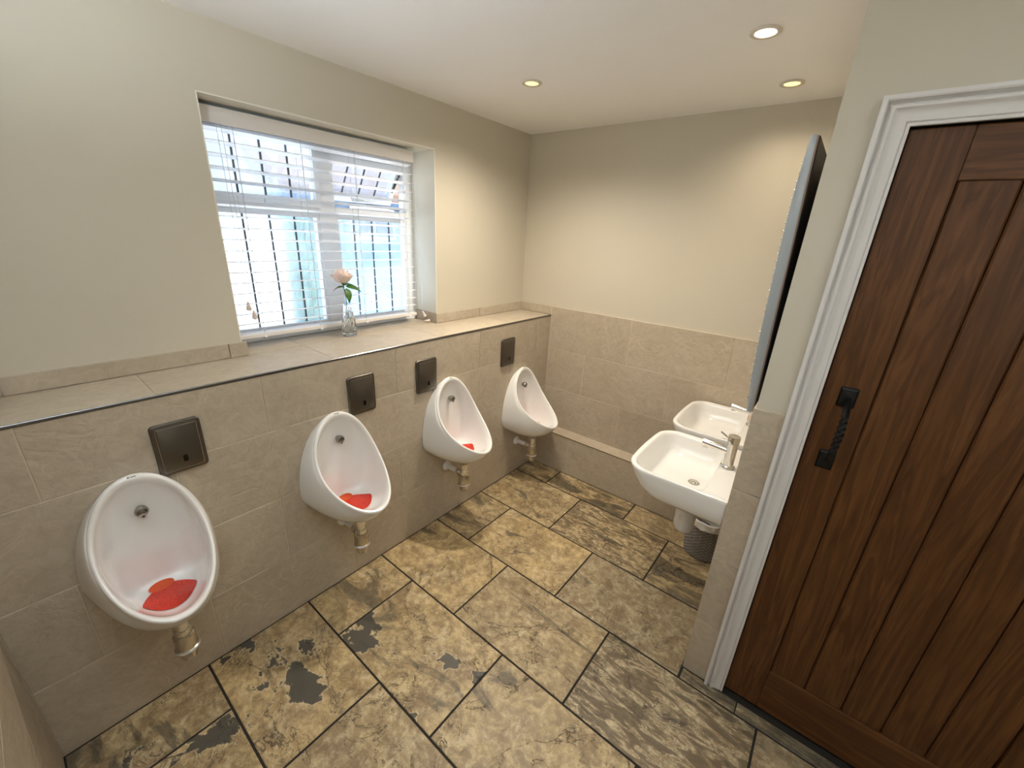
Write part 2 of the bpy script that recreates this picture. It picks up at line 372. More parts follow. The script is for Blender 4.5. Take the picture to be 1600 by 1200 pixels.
m = MB(); m.box((-0.62, YF-0.2, -0.1), (XFAR+0.1, YF-G, ZC+0.01)); wall_front = m.obj('wall_front', M['paint']); tag(wall_front, 'tiled end wall beside the nearest urinal', None, None, 'structure')
m = MB(); m.box((XFAR, YF-0.2, -0.1), (XFAR+0.1, YD+0.2, ZC+0.01)); wall_far = m.obj('wall_far_right', M['paint']); tag(wall_far, 'painted wall beyond the door', None, None, 'structure')

# ------------------------------------------------------------------ tiles: one chamfered mesh per size, shared
_tm = {}
def tile_mesh(a, b, key, mat, t=0.010, ch=0.0012, rough=0):
    k = (round(a, 3), round(b, 3), key)
    if k in _tm: return _tm[k]
    hx, hy = a/2, b/2
    vs = [(-hx,-hy,-t),(hx,-hy,-t),(hx,hy,-t),(-hx,hy,-t),(-hx,-hy,-ch),(hx,-hy,-ch),(hx,hy,-ch),(-hx,hy,-ch),
          (-hx+ch,-hy+ch,0),(hx-ch,-hy+ch,0),(hx-ch,hy-ch,0),(-hx+ch,hy-ch,0)]
    fs = [(8,9,10,11)]
    for i in range(4):
        j = (i+1) % 4; fs += [(i, j, 4+j, 4+i), (4+i, 4+j, 8+j, 8+i)]
    me = MB().add(vs, fs).mesh(key); me.materials.append(mat); _tm[k] = me; return me
# local tile axes: x along the wall, y up, z out of it (rotations per wall)
ROT = {'left': Matrix(((0,0,1),(1,0,0),(0,1,0))), 'back': Matrix(((1,0,0),(0,0,-1),(0,1,0))), 'right': Matrix(((0,0,-1),(-1,0,0),(0,1,0))),
       'front': Matrix(((-1,0,0),(0,0,1),(0,1,0))), 'floor': Matrix(((1,0,0),(0,1,0),(0,0,1))), 'ledge': Matrix(((0,-1,0),(1,0,0),(0,0,1)))}
def tile(face, c, a, b, parent, mat, key='tile', gap=0.0028, t=0.010, ch=0.0012, **att):
    if a < 0.008 or b < 0.008: return None
    me = tile_mesh(a-gap, b-gap, key, mat, t, ch)
    o = bpy.data.objects.new(key, me); COL.objects.link(o); o.parent = parent
    o.matrix_world = Matrix.Translation(c) @ ROT[face].to_4x4()
    for k, v in att.items(): o[k] = v
    return o
def courses(face, pl_, u0, u1, zs, T, offs, parent, mat, tmax=None):
    """running-bond tiles on a vertical face: u is the world axis along the wall"""
    for r in range(len(zs)-1):
        z0, z1 = zs[r], zs[r+1]; off = offs[r % len(offs)]
        k = math.floor((u0-off)/T); x = off+k*T
        while x < u1-1e-6:
            a, b = max(x, u0), min(x+T, u1)
            if b-a > 0.008:
                c = (a+b)/2; zc = (z0+z1)/2
                pos = {'left': (pl_, c, zc), 'back': (c, pl_, zc), 'right': (pl_, c, zc), 'front': (c, pl_, zc)}[face]
                tile(face, pos, b-a, z1-z0, parent, mat)
            x += T
TW = 0.589
courses('left', 0.0, YF, YB, [0.0, 0.292, 0.592, 0.892, ZL-0.008], TW, [-2.105, -2.40], ledge, M['tile'])
# ledge top: front row of tiles, then the window sill strip
x0, x1 = -0.0035, -0.277
for k in range(-1, 6):
    a, b = max(-2.105+k*TW, YF), min(-2.105+(k+1)*TW, YB)
    if b-a > 0.01: tile('ledge', ((x0+x1)/2-0.001, (a+b)/2, ZL), b-a, abs(x1-x0)-0.002, ledge, M['tile'], 'ledge_tile')
sill_root = wall_left
for a, b in ((WY0+0.001, -1.517), (-1.517, -0.93), (-0.93, WY1-0.001)):
    tile('ledge', (-0.3775, (a+b)/2, ZL), b-a, 0.195, sill_root, M['tile'], 'sill_tile')
# upstand tiles along the painted wall
for a, b in ((YF, -2.40), (-2.40, -1.81+0.0), (-1.81, -1.742)):
    tile('left', (XW+0.010, (a+b)/2, (ZL+ZU)/2), b-a, ZU-ZL, wall_left, M['tile'], 'upstand_tile')
for a, b in ((WY1+0.0, -0.35), (-0.35, YB)):
    tile('left', (XW+0.010, (a+b)/2, (ZL+ZU)/2), b-a, ZU-ZL, wall_left, M['tile'], 'upstand_tile')
# upstand returned into the reveal, right side (faces -y)
tile('back', ((XW-0.455)/2+0.005, WY1-0.008, (ZL+ZU)/2), 0.188, ZU-ZL, wall_left, M['tile'], 'upstand_tile')
# back wall
courses('back', YB, 0.003, XR-0.003, [0.292, 0.592, 0.892, ZU], 0.5895, [0.6016, 0.302], wall_back, M['tile'])
tile('back', ((XW+0.0)/2, YB, (ZL+ZU)/2), 0.272, ZU-ZL, wall_back, M['tile'], 'upstand_tile')
# boxing: face and top
for a, b in ((0.003, 0.305), (0.305, 0.892), (0.892, XR-0.002)):
    tile('back', ((a+b)/2, 0.0, 0.1435), b-a, 0.285, boxing, M['tile'])
for a, b in ((0.003, 0.245), (0.245, 0.834), (0.834, XR-0.002)):
    tile('floor', ((a+b)/2, 0.054, 0.2901), b-a, 0.102, boxing, M['tile'], 'boxing_top_tile')
# pier and basin wall
PZ = [0.0, 0.2723, 0.5723, 0.8723, 1.1723]
for z0, z1 in zip(PZ[:-1], PZ[1:]):
    tile('back', ((XR+1.556)/2, YD, (z0+z1)/2), 1.556-XR, z1-z0, wall_right, M['tile'])
courses('right', XR, YD+0.002, YB-0.002, PZ, 0.589, [YD+0.002, YD+0.296], wall_right, M['tile'])
# end wall beside the nearest urinal
courses('front', YF, 0.0, 1.8, [0.0, 0.292, 0.592, 0.892, ZU], TW, [0.36, 0.07], wall_front, M['tile'])
# metal trim along the ledge edge, tile corner trim on the boxing
m = MB(); m.rings([[(0.0015, y, ZL-0.0085), (0.0015, y, ZL-0.001), (-0.0005, y, ZL+0.001), (-0.0035, y, ZL+0.001), (-0.0035, y, ZL-0.0085)] for y in (YF+0.001, YB-0.001)])
o = m.obj('trim_2', M['trim_metal']); tag(o, 'thin dark metal edge strip along the front of the tiled ledge', None, None, 'structure')
m = MB(); m.box((0.002, -0.0012, 0.2865), (XR-0.003, 0.003, 0.2915)); o = m.obj('trim_3', plain('boxing_trim', srgb(120, 105, 80), 0.4)); tag(o, 'thin edge strip along the low tiled boxing', None, None, 'structure')

# ------------------------------------------------------------------ floor tiles
L = [0.0, -0.201, -0.589, -0.9796, -1.3736, -1.7696, -2.1641, YF]
T = 0.5896
OFF = [0.2693, 0.5576, 0.2647, 0.5573, 0.2615, 0.5603, 0.2416]
SPEC = {  # (row, column counted from the urinal wall): look of single tiles
 (0,0): dict(dark=0.55, grey=0.2), (0,1): dict(dark=0.75, streak=0.7, grey=0.0), (0,2): dict(streak=0.1, dark=0.1),
 (1,0): dict(dark=0.15, streak=0.15), (1,1): dict(streak=0.9, grey=0.35, dark=0.15), (1,2): dict(dark=0.8, streak=0.4, grey=0.3),
 (2,0): dict(dark=0.35, grey=0.3), (2,1): dict(grey=0.1), (2,2): dict(grey=0.7, dark=0.15), (2,3): dict(grey=0.6, dark=0.3),
 (3,0): dict(grey=0.05, patch=0.1), (3,1): dict(grey=0.35, streak=0.2), (3,2): dict(streak=1.0, grey=0.75), (3,3): dict(grey=0.6),
 (4,0): dict(dark=0.35, grey=0.2, patch=0.4), (4,1): dict(patch=0.95, grey=0.15), (4,2): dict(grey=0.3), (4,3): dict(grey=0.6, streak=0.4),
 (5,0): dict(patch=0.85, grey=0.05), (5,1): dict(grey=0.4), (5,2): dict(grey=0.5), (5,3): dict(grey=0.5),
 (6,0): dict(patch=0.6, dark=0.3, grey=0.5), (6,1): dict(patch=0.9, dark=0.3), (6,2): dict(grey=0.5)}
for r in range(7):
    y1, y0 = L[r], L[r+1]
    xs = [0.0]; x = OFF[r]
    xend = XR if r < 3 else XFAR
    while x < xend-0.02: xs.append(x); x += T
    xs.append(xend)
    for c in range(len(xs)-1):
        a, b = xs[c], xs[c+1]
        d = dict(patch=0.0, streak=0.0, dark=0.0, grey=0.3); d.update(SPEC.get((r, c), {}))
        tile('floor', ((a+b)/2, (y0+y1)/2, random.uniform(-0.0006, 0.0004)), b-a, y1-y0, floor, M['floor_tile'], gap=0.0075, t=0.012, ch=0.0018, **d)
# narrow cut strip under the door wall
for a, b in ((XR+0.004, 1.66), (1.66, 2.25), (2.25, XFAR)):
    tile('floor', ((a+b)/2, (-0.9796-0.9235)/2, 0.0), b-a, 0.0545, floor, M['floor_tile'], 'threshold_tile', gap=0.004, t=0.012, ch=0.0018, patch=0.1, streak=0.5, dark=0.75, grey=0.8)

# ------------------------------------------------------------------ door, handle, architrave
dr = empty('door_1', (DX0, PY, 0)); tag(dr, 'varnished brown wooden door of vertical boards with black iron pull', None, None, 'structure')
def part(mb, name, mat, parent, **kw):
    o = mb.obj(name, mat, parent, **kw)
    root = parent
    off = Vector((0, 0, 0)); q = parent
    while q is not None: off += q.location; q = q.parent
    o.location = -off; return o
DYF = -0.905
X0, X1 = 1.6065, 2.3665
m = MB(); m.box((X0, DYF, 0.012), (1.7195, DYF+0.036, 1.930)); part(m, 'stile', M['wood_v'], dr, bevel=0.003)
m = MB(); m.box((2.2535, DYF, 0.012), (X1, DYF+0.036, 1.930)); part(m, 'stile', M['wood_v'], dr, bevel=0.003)
m = MB(); m.box((1.7197, DYF, 1.8165), (2.2533, DYF+0.036, 1.930)); part(m, 'rail', M['wood_h'], dr, bevel=0.003)
m = MB(); m.box((1.7197, DYF, 0.012), (2.2533, DYF+0.036, 0.203)); part(m, 'rail', M['wood_h'], dr, bevel=0.003)
bx = [1.7205, 1.825, 1.9285, 2.0315, 2.136, 2.2525]
for a, b in zip(bx[:-1], bx[1:]):
    m = MB(); g = 0.0012; v = 0.0042; yf = DYF+0.0055
    pr = [(a+g, yf+0.02), (a+g, yf+v), (a+g+v, yf), (b-g-v, yf), (b-g, yf+v), (b-g, yf+0.02)]
    m.rings([[(x, y, z) for x, y in pr] for z in (0.2035, 1.816)])
    part(m, 'plank', M['wood_v'], dr)
m = MB(); m.box((1.715, DYF+0.026, 0.2), (2.26, DYF+0.034, 1.82)); part(m, 'backing_board', M['black'], dr)
# iron pull
pull = empty('pull_handle', (0, 0, 0)); pull.parent = dr; pull.location = (1.665-DX0, DYF-PY, 1.165)
tag(pull, 'black wrought iron pull handle with square end plates')
def local(mb, name, mat, parent, **kw): return mb.obj(name, mat, parent, **kw)
for zc, hz in ((0.101, 0.029), (-0.099, 0.029)):
    m = MB(); hx = 0.0205
    m.rings([[(sx_*hx*s, y, zc+sz*hz*s) for sx_, sz in ((-1,-1),(1,-1),(1,1),(-1,1))] for s, y in ((1.0, -0.0005), (1.0, -0.005), (0.82, -0.010), (0.35, -0.0115))])
    local(m, 'end_plate', M['iron'], pull, bevel=0.0015)
pts = []; rr = []
for i in range(41):
    t = i/40; z = 0.098-0.196*t; s = math.sin(PI*t)
    y = -0.010-0.036*min(1, s*2.2)**0.7
    pts.append((0.004+0.004*math.sin(t*PI), y, z)); rr.append(0.0062+0.0035*s)
m = MB()
rs = []
P = [Vector(p) for p in pts]
for i, p in enumerate(P):      # twisted square bar
    tdir = (P[min(i+1, 40)]-P[max(i-1, 0)]).normalized(); u = Vector((1, 0, 0)); b = tdir.cross(u).normalized(); u = b.cross(tdir)
    tw = 3.2*PI*min(max((i-8)/24, 0), 1)
    rs.append([p+(u*math.cos(tw+a)+b*math.sin(tw+a))*rr[i]*f for a, f in [(k*PI/4, 1.12 if k % 2 == 0 else 0.86) for k in range(8)]])
m.rings(rs); local(m, 'twisted_bar', M['iron'], pull, smooth=50)
# architrave: moulded profile swept with mitres. u = 0 at the door side, 1 outside
prof = [(0.0, 0.0), (0.0, 0.010), (0.003, 0.0115), (0.006, 0.0115), (0.0075, 0.0085), (0.010, 0.0115), (0.022, 0.0125), (0.028, 0.0145), (0.033, 0.0185), (0.037, 0.0225), (0.0405, 0.0235), (0.044, 0.0215), (0.0465, 0.0165), (0.049, 0.0125), (0.0515, 0.0165), (0.0535, 0.0235), (0.057, 0.0255), (0.0645, 0.0255), (0.0645, 0.0)]
AX0, AX1, AZ = 1.6045, 2.3685, 1.9320
rs = []
for (cx, cz, dx, dz) in ((AX0, 0.003, -1, 0), (AX0, AZ, -1, 1), (AX1, AZ, 1, 1), (AX1, 0.003, 1, 0)):
    rs.append([(cx+dx*u, PY-0.0003-d, cz+dz*u) for u, d in prof])
o = MB().rings(rs).obj('trim_4', M['gloss_white'], None, smooth=28); tag(o, 'white gloss moulded architrave around the wooden door', None, None, 'structure')
# lining inside the architrave, coloured black to stand in for the gap's shade
m = MB(); m.box((1.5965, PY+0.002, 0.0), (1.6025, PY+0.058, 1.938)); m.box((2.3705, PY+0.002, 0), (2.3755, PY+0.058, 1.938)); m.box((1.5965, PY+0.002, 1.9335), (2.3755, PY+0.058, 1.9395))
o = m.obj('trim_5', M['black']); tag(o, 'door lining coloured black for the shade in the gap beside the architrave', None, None, 'structure')

# ------------------------------------------------------------------ window
wr = empty('window_1', (-0.50, -1.238, ZL)); tag(wr, 'white plastic window with leaded obscured panes, right top light tilted open', None, None, 'structure')
def wbox(name, a, b, mat, bevel=0.003, parent=None):
    return part(MB().box(a, b), name, mat, parent or wr, bevel=bevel)
FX0, FX1 = -0.535, -0.472
wy0, wy1 = -1.79, -0.700; wz0, wz1 = 1.1285, 2.06
wbox('frame_rail', (FX0, wy0, wz0), (FX1, wy1, 1.176), M['upvc']); wbox('frame_rail', (FX0, wy0, 1.985), (FX1, wy1, wz1), M['upvc'])
wbox('frame_post', (FX0, wy0, 1.176), (FX1, -1.712, 1.985), M['upvc']); wbox('frame_post', (FX0, -0.762, 1.176), (FX1, wy1, 1.985), M['upvc'])
wbox('mullion', (FX0, -1.276, 1.176), (FX1, -1.190, 1.985), M['upvc'])
wbox('transom', (FX0, -1.712, 1.690), (FX1, -1.276, 1.735), M['upvc']); wbox('transom', (FX0, -1.190, 1.690), (FX1, -0.762, 1.735), M['upvc'])
wbox('sill_board', (-0.475, WY0+0.002, wz0+0.0005), (-0.462, WY1-0.012, 1.150), M['upvc'])
# inner beads to give the frame its step
def ring_frame(y0, y1, z0, z1, t, xa, xb, name='bead'):
    m = MB()
    rs = []
    outer = [(y0, z0), (y1, z0), (y1, z1), (y0, z1)]; inner = [(y0+t, z0+t), (y1-t, z0+t), (y1-t, z1-t), (y0+t, z1-t)]
    vs = [(x, *p) for x in (xa, xb) for p in outer+inner]
    fs = []
    for i in range(4):
        j = (i+1) % 4
        fs += [(i, j, 4+j, 4+i), (8+i, 8+j, 12+j, 12+i), (i, j, 8+j, 8+i), (4+i, 4+j, 12+j, 12+i)]
    return m.add(vs, fs)
for (y0, y1, z0, z1) in ((-1.712, -1.276, 1.176, 1.690), (-1.190, -0.762, 1.176, 1.690), (-1.712, -1.276, 1.735, 1.985)):
    part(ring_frame(y0, y1, z0, z1, 0.012, -0.492, -0.476), 'bead', M['upvc'], wr)
    part(MB().box((-0.503, y0+0.002, z0+0.002), (-0.497, y1-0.002, z1-0.002)), 'pane', M['pane'], wr)
    n = 4; st = (y1-y0)/n
    for k in range(1, n):
        yc = y0+k*st
        part(MB().box((-0.4968, yc-0.0045, z0+0.004), (-0.4952, yc+0.0045, z1-0.004)), 'lead_strip', M['lead'], wr)
# sash rails of the closed left top light (deeper inner frame with a handle)
part(ring_frame(-1.722, -1.266, 1.722, 1.992, 0.022, -0.474, -0.460, 'sash'), 'sash', M['upvc'], wr, bevel=0.002)
m = MB(); m.box((-0.462, -1.52, 1.726), (-0.452, -1.46, 1.742)); m.box((-0.452, -1.52, 1.728), (-0.446, -1.42, 1.738)); part(m, 'window_handle', M['upvc'], wr, bevel=0.003)
# tilted right top light, hinged along its top edge
sash = empty('open_sash', (0, 0, 0)); sash.parent = wr; sash.location = (-0.500+0.50, -0.976+1.238, 1.978-ZL); sash.rotation_euler = (0, math.radians(33), 0)
tag(sash, 'right top light tilted outwards')
hw = 0.212; hh = 0.236
m = ring_frame(-hw, hw, -hh, 0.0, 0.030, -0.022, 0.018); m.obj('sash_frame', M['upvc'], sash, bevel=0.003)
MB().box((-0.004, -hw+0.02, -hh+0.02), (0.002, hw-0.02, -0.02)).obj('pane', M['pane'], sash)
for k in range(1, 4):
    yc = -hw+0.02+k*(2*hw-0.04)/4
    MB().box((0.0022, yc-0.0045, -hh+0.03), (0.0038, yc+0.0045, -0.03)).obj('lead_strip', M['lead'], sash)
m = MB(); m.box((0.018, -0.05, -hh+0.006), (0.026, 0.03, -hh+0.022)); m.box((0.026, -0.05, -hh+0.009), (0.034, 0.06, -hh+0.019)); m.obj('window_handle', M['upvc'], sash, bevel=0.002)
m = MB(); m.tube([(-0.48, -0.80, 1.745), (-0.62, -0.92, 1.765)], 0.005, 8); m.tube([(-0.49, -0.785, 1.93), (-0.56, -0.79, 1.84)], 0.006, 8); part(m, 'stay_arm', plain('dark_stay', srgb(60, 60, 62), 0.4, 0.6), wr)

# ------------------------------------------------------------------ venetian blind
bl = empty('venetian_blind', (-0.40, -1.27, 1.17), 'white wide-slat venetian blind lowered and tilted open in the window', 'blind')
def bpart(mb, name, mat, **kw): return part(mb, name, mat, bl, **kw)
BY0, BY1 = -1.752, -0.787
m = MB(); m.box((-0.378, BY0, 1.979), (-0.365, BY1, 2.0335)); m.box((-0.43, BY1-0.012, 1.979), (-0.378, BY1, 2.0335)); bpart(m, 'valance', M['valance'], bevel=0.002)
m = MB(); m.box((-0.43, BY0+0.004, 1.995), (-0.385, BY1-0.016, 2.035)); bpart(m, 'headrail', M['slat'])
sm = MB(); n = 6; tilt = math.radians(8); rs = []
top = []; bot = []
for i in range(n+1):
    s = i/n-0.5; x = s*0.050; z = 0.0022*(1-(2*s)**2)
    X = x*math.cos(tilt)-z*math.sin(tilt); Z = x*math.sin(tilt)+z*math.cos(tilt)
    top.append((X, Z+0.0012)); bot.append((X, Z-0.0012))
loop = top+bot[::-1]
sm.rings([[(x, y, z) for x, z in loop] for y in (BY0+1.27, BY1+1.27)])
sme = sm.mesh('slat', 40); sme.materials.append(M['slat'])
for i in range(18):
    o = link('slat', sme, None, bl); o.location = (0, random.uniform(-0.001, 0.001), 1.9652-0.0435*i-1.17)
m = MB(); m.box((-0.427, BY0, 1.168), (-0.373, BY1, 1.186)); bpart(m, 'bottom_rail', M['valance'], bevel=0.003)
for yc in (-1.632, -1.377, -1.125, -0.845):
    m = MB()
    for dx in (-0.0265, 0.0265): m.tube([(-0.40+dx, yc, 1.99), (-0.40+dx, yc, 1.178)], 0.0009, 6)
    m.tube([(-0.40, yc+0.012, 1.99), (-0.40, yc+0.012, 1.178)], 0.0009, 6)
    bpart(m, 'ladder_cord', M['cord'])
    m = MB(); m.lathe([(0.002, 0), (0.006, 0.002), (0.007, 0.008), (0.003, 0.011)], (-0.366, yc, 1.164), 12, 'z'); m.tube([(-0.372, yc, 1.18), (-0.366, yc, 1.174)], 0.0015, 6)
    bpart(m, 'cord_plug', M['slat'], smooth=40)
# pull cords with wooden acorns on the left
for (yt, ztop, yb_, zb) in ((-1.688, 1.985, -1.684, 1.330), (-1.672, 1.985, -1.667, 1.292)):
    m = MB(); m.tube([(-0.362, yt, ztop), (-0.360, (yt+yb_)/2, (ztop+zb)/2), (-0.359, yb_, zb)], 0.0011, 6); c = bpart(m, 'pull_cord', M['cord'])
    m = MB(); m.lathe([(0.003, 0.0), (0.0055, -0.004), (0.007, -0.016), (0.0105, -0.028), (0.0105, -0.034), (0.006, -0.038)], (-0.359, yb_, zb), 14)
    t = m.obj('cord_acorn', M['tassel'], c, smooth=40)
m = MB(); m.tube([(-0.362, -0.80, 1.985), (-0.356, -0.772, 1.55), (-0.352, -0.760, 1.19)], 0.0011, 6); c = bpart(m, 'pull_cord', M['cord'])
def acorn(p, q):
    p, q = Vector(p), Vector(q); d = (q-p).normalized(); L_ = (q-p).length
    return MB().tube([p, p+d*L_*0.15, p+d*L_*0.5, p+d*L_*0.8, p+d*L_*0.95, q], [0.003, 0.0055, 0.007, 0.0105, 0.0105, 0.005], 14)
acorn((-0.352, -0.760, 1.192), (-0.340, -0.752, 1.160)).obj('cord_acorn', M['tassel'], c, smooth=40)
acorn((-0.330, -0.768, 1.1385), (-0.312, -0.738, 1.1395)).obj('cord_acorn', M['tassel'], c, smooth=40)

# ------------------------------------------------------------------ urinals
UW = 0.1757
T0 = Vector((0.0277, 0, 0.506)); LP = Vector((0.3221, 0, 0.1486))   # local: z = 0 at 0.40 above the floor
EV = (LP-T0).normalized(); UL = (LP-T0).length; EN = Vector((-EV.z, 0, EV.x))
if EN.x < 0: EN = -EN
KIN = 0.895
def rim_uv(th, k=1.0):
    u = UW*math.sin(th)*(0.8058+0.0429*math.cos(th)); v = UL*(0.5-0.5*math.cos(th))
    return u*k, (v-0.5575*UL)*k+0.5575*UL
def bend(v):
    t = min(max(v/UL, 0), 1); return -0.0806*math.sin(PI*t)*(1-0.3*t)
def UP(u, v, d):
    p = T0+EV*v+EN*(bend(v)-d); return Vector((p.x, u, p.z))
BACK_X, FLOOR_Z = 0.022, 0.086
def depth_s(v):
    r = T0+EV*v+EN*bend(v)
    a = (r.x-BACK_X)/EN.x; b = (r.z-FLOOR_Z)/EN.z
    k = 0.035                                   # smooth minimum: rounded turn from back wall to floor
    h = min(max(0.5+0.5*(b-a)/k, 0), 1); return max(0.0, b+(a-b)*h-k*h*(1-h))
def cav(th, s):
    ui, vi = rim_uv(th, 1.0); u0, v0 = 0.0, 0.60*UL
    kk = KIN
    ui, vi = ui*kk, (vi-0.5575*UL)*kk+0.5575*UL
    u = u0+(ui-u0)*s; v = v0+(vi-v0)*s
    g = (max(0.0, 1-s**7))**0.5
    return u, v, depth_s(v)*g
def back_pt(th):
    tc_ = math.radians(126.7)
    if th <= tc_:
        a = th/tc_*PI/2; return Vector((0, 0.1746*math.sin(a), 0.1697+0.3193*math.cos(a)))
    b = (th-tc_)/(PI-tc_)*PI/2
    return Vector((0, 0.1746*math.cos(b)**0.85, 0.1697-0.1231*math.sin(b)**0.9))
def smst(t): t = min(max(t, 0), 1); return t*t*(3-2*t)
NU = 72
def urinal_mesh():
    m = MB(); rows = []
    ths = []
    for j in range(NU):
        a = 2*PI*j/NU; sgn = 1 if a <= PI else -1; th = a if a <= PI else 2*PI-a; ths.append((th, sgn))
    def ring(fn):
        r = []
        for th, sgn in ths:
            p = fn(th); r.append((max(p.x, 0.0012), p.y*sgn, p.z))
        return r
    rs = []
    nb = 10
    for i in range(nb+1):
        t = i/nb
        def f(th, t=t):
            B = back_pt(th); ou, ov = rim_uv(th); O = UP(ou, ov, 0.004)
            wgt = smst((th-math.radians(95))/math.radians(80))
            q1 = (B+O)*0.5+Vector((0.03*math.sin(th), 0.0027*math.sin(th), 0.01))
            q2 = Vector((0.2329, ou*1.1733, 0.0042))
            Q = q1.lerp(q2, wgt)
            return B*(1-t)**2+Q*2*t*(1-t)+O*t*t
        rs.append(ring(f))
    for k, d in ((0.992, -0.002), (0.975, -0.0065), (0.950, -0.0085), (0.928, -0.0075), (0.908, -0.003)):
        rs.append(ring(lambda th, k=k, d=d: UP(*rim_uv(th, k), d)))
    for s in (0.995, 0.985, 0.965, 0.93, 0.88, 0.80, 0.70, 0.58, 0.45, 0.32, 0.20, 0.10, 0.03):
        rs.append(ring(lambda th, s=s: UP(*cav(th, s))))
    m.rings(rs, True, True)
    return m.mesh('bowl', 60)
u_me = urinal_mesh(); u_me.materials.append(M['ceramic'])
def make_urinal():
    u = empty('urinal', (0, 0, 0))
    link('bowl', u_me, None, u)
    # chrome spreader low on the flat back
    m = MB(); m.lathe([(0.012, -0.006), (0.012, 0.004), (0.017, 0.008), (0.018, 0.016), (0.014, 0.024), (0.006, 0.027)], (0.034, 0, 0.384), 20, 'x'); m.tube([(0.052, 0, 0.380), (0.058, 0, 0.366)], [0.008, 0.004], 10)
    m.obj('spreader', plain('satin_spreader', (0.36, 0.35, 0.33, 1), 0.2, 1.0), u, smooth=40)
    # maker's mark, too small to read
    q = [UP(uu, 0.006+dv, -0.0078) for uu, dv in ((-0.008, 0), (-0.003, 0), (-0.003, 0.004), (-0.008, 0.004))]
    q2 = [UP(uu, 0.007+dv, -0.0078) for uu, dv in ((-0.001, 0), (0.013, 0), (0.013, 0.0028), (-0.001, 0.0028))]
    m = MB()
    for qq in (q, q2):
        m.add(qq+[p-EN*0.0015 for p in qq], [(0,1,2,3),(4,5,6,7),(0,1,5,4),(1,2,6,5),(2,3,7,6),(3,0,4,7)])
    m.obj('printed_mark', M['logo'], u)
    # bottle trap
    tr = empty('bottle_trap', (0, 0, 0)); tr.parent = u; tr.location = (0.145, 0, 0)
    m = MB(); m.lathe([(0.026, 0.018), (0.026, -0.004), (0.021, -0.006), (0.021, -0.030), (0.025, -0.032), (0.025, -0.050), (0.020, -0.052), (0.020, -0.075)], (0, 0, 0), 24)
    m.obj('trap_neck', M['chrome'], tr, smooth=35)
    m = MB(); m.lathe([(0.020, -0.052), (0.029, -0.056), (0.031, -0.060), (0.031, -0.110), (0.034, -0.112), (0.034, -0.119), (0.030, -0.121), (0.0285, -0.128), (0.022, -0.158), (0.020, -0.162)], (0, 0, 0), 28)
    m.obj('trap_cup', M['chrome_dull'], tr, smooth=35)
    m = MB(); m.lathe([(0.0352, -0.1125), (0.0355, -0.1155), (0.0352, -0.1185), (0.0342, -0.1185), (0.0342, -0.1125)], (0, 0, 0), 28, cap0=False, cap1=False); m.obj('trap_ring', M['white_plastic'], tr, smooth=35)
    m = MB(); m.tube([(-0.016, 0, -0.058), (-0.055, 0, -0.058)], 0.0155, 18); m.tube([(-0.030, 0, -0.058), (-0.052, 0, -0.058)], 0.021, 18); m.obj('outlet_nut', M['chrome'], tr, smooth=35)
    m = MB(); m.tube([(-0.052, 0, -0.058), (-0.144, 0, -0.058)], 0.0145, 18); m.lathe([(0.031, 0.001), (0.031, 0.004), (0.022, 0.016), (0.0165, 0.020)], (-0.145, 0, -0.058), 24, 'x'); m.obj('waste_pipe', M['white_plastic'], tr, smooth=35)
    return u
# red scented screen: lies on the bowl floor
def mat_grid(u, v): return u, v
def cav_depth_uv(u, v, want_s=False):
    # invert the radial parameter numerically
    best = None
    u0, v0 = 0.0, 0.60*UL; au, av = abs(u), v
    ang = math.atan2(au, v-v0) if (au or v != v0) else 0.0
    lo, hi = 0.0, PI
    for _ in range(40):
        mid = (lo+hi)/2; a, b, _d = cav(mid, 1.0); A = math.atan2(a, b-v0)
        if A > ang: lo = mid
        else: hi = mid
    a, b, _d = cav((lo+hi)/2, 1.0); rr_ = math.hypot(a, b-v0)
    if want_s: return math.hypot(au, v-v0)/max(rr_, 1e-6)
    s = min(0.96, math.hypot(au, v-v0)/max(rr_, 1e-6))
    g = (max(0.0, 1-s**7))**0.5
    return depth_s(v)*g
VC = 0.381
def screen_outline(phi):
    # pear-ish outline: broad towards the lip, small tab towards the back
    r = 0.078*(1-0.06*math.cos(3*phi))
    return r*math.sin(phi)*0.97, r*math.cos(phi)*0.54
def screen_mesh():
    m = MB(); n = 40; rs = []
    vc = VC
    for s, lift in ((1.0, 0.003), (1.0, 0.006), (0.9, 0.0072), (0.7, 0.0074), (0.45, 0.0074), (0.2, 0.0074), (0.04, 0.0074)):
        ring = []
        for j in range(n):
            du, dv = screen_outline(2*PI*j/n)
            while cav_depth_uv(du, vc+dv, True) > 0.87: du *= 0.98; dv *= 0.98
            u, v = du*s, vc+dv*s
            d = cav_depth_uv(u, v); ring.append(tuple(UP(u, v, d-lift)))
        rs.append(ring)
    m.rings(rs); return m.mesh('urinal_screen', 50)
sc_me = screen_mesh(); sc_me.materials.append(M['mat'])
def holes_mesh():
    m = MB(); rnd = random.Random(3)
    for i in range(-4, 5):
        for j in range(-2, 3):
            u = i*0.0075+(j % 2)*0.0037; v = VC+j*0.0062
            if (u/0.033)**2+((v-VC)/0.015)**2 > 1: continue
            d = cav_depth_uv(u, v); c = UP(u, v, d-0.0078)
            m.add([c+Vector((0, math.cos(a)*0.0024, 0))+EV*math.sin(a)*0.0017 for a in [k*PI/3 for k in range(6)]], [(0,1,2,3,4,5)])
    return m.mesh('drain_holes')
ho_me = holes_mesh(); ho_me.materials.append(M['mat_dark'])
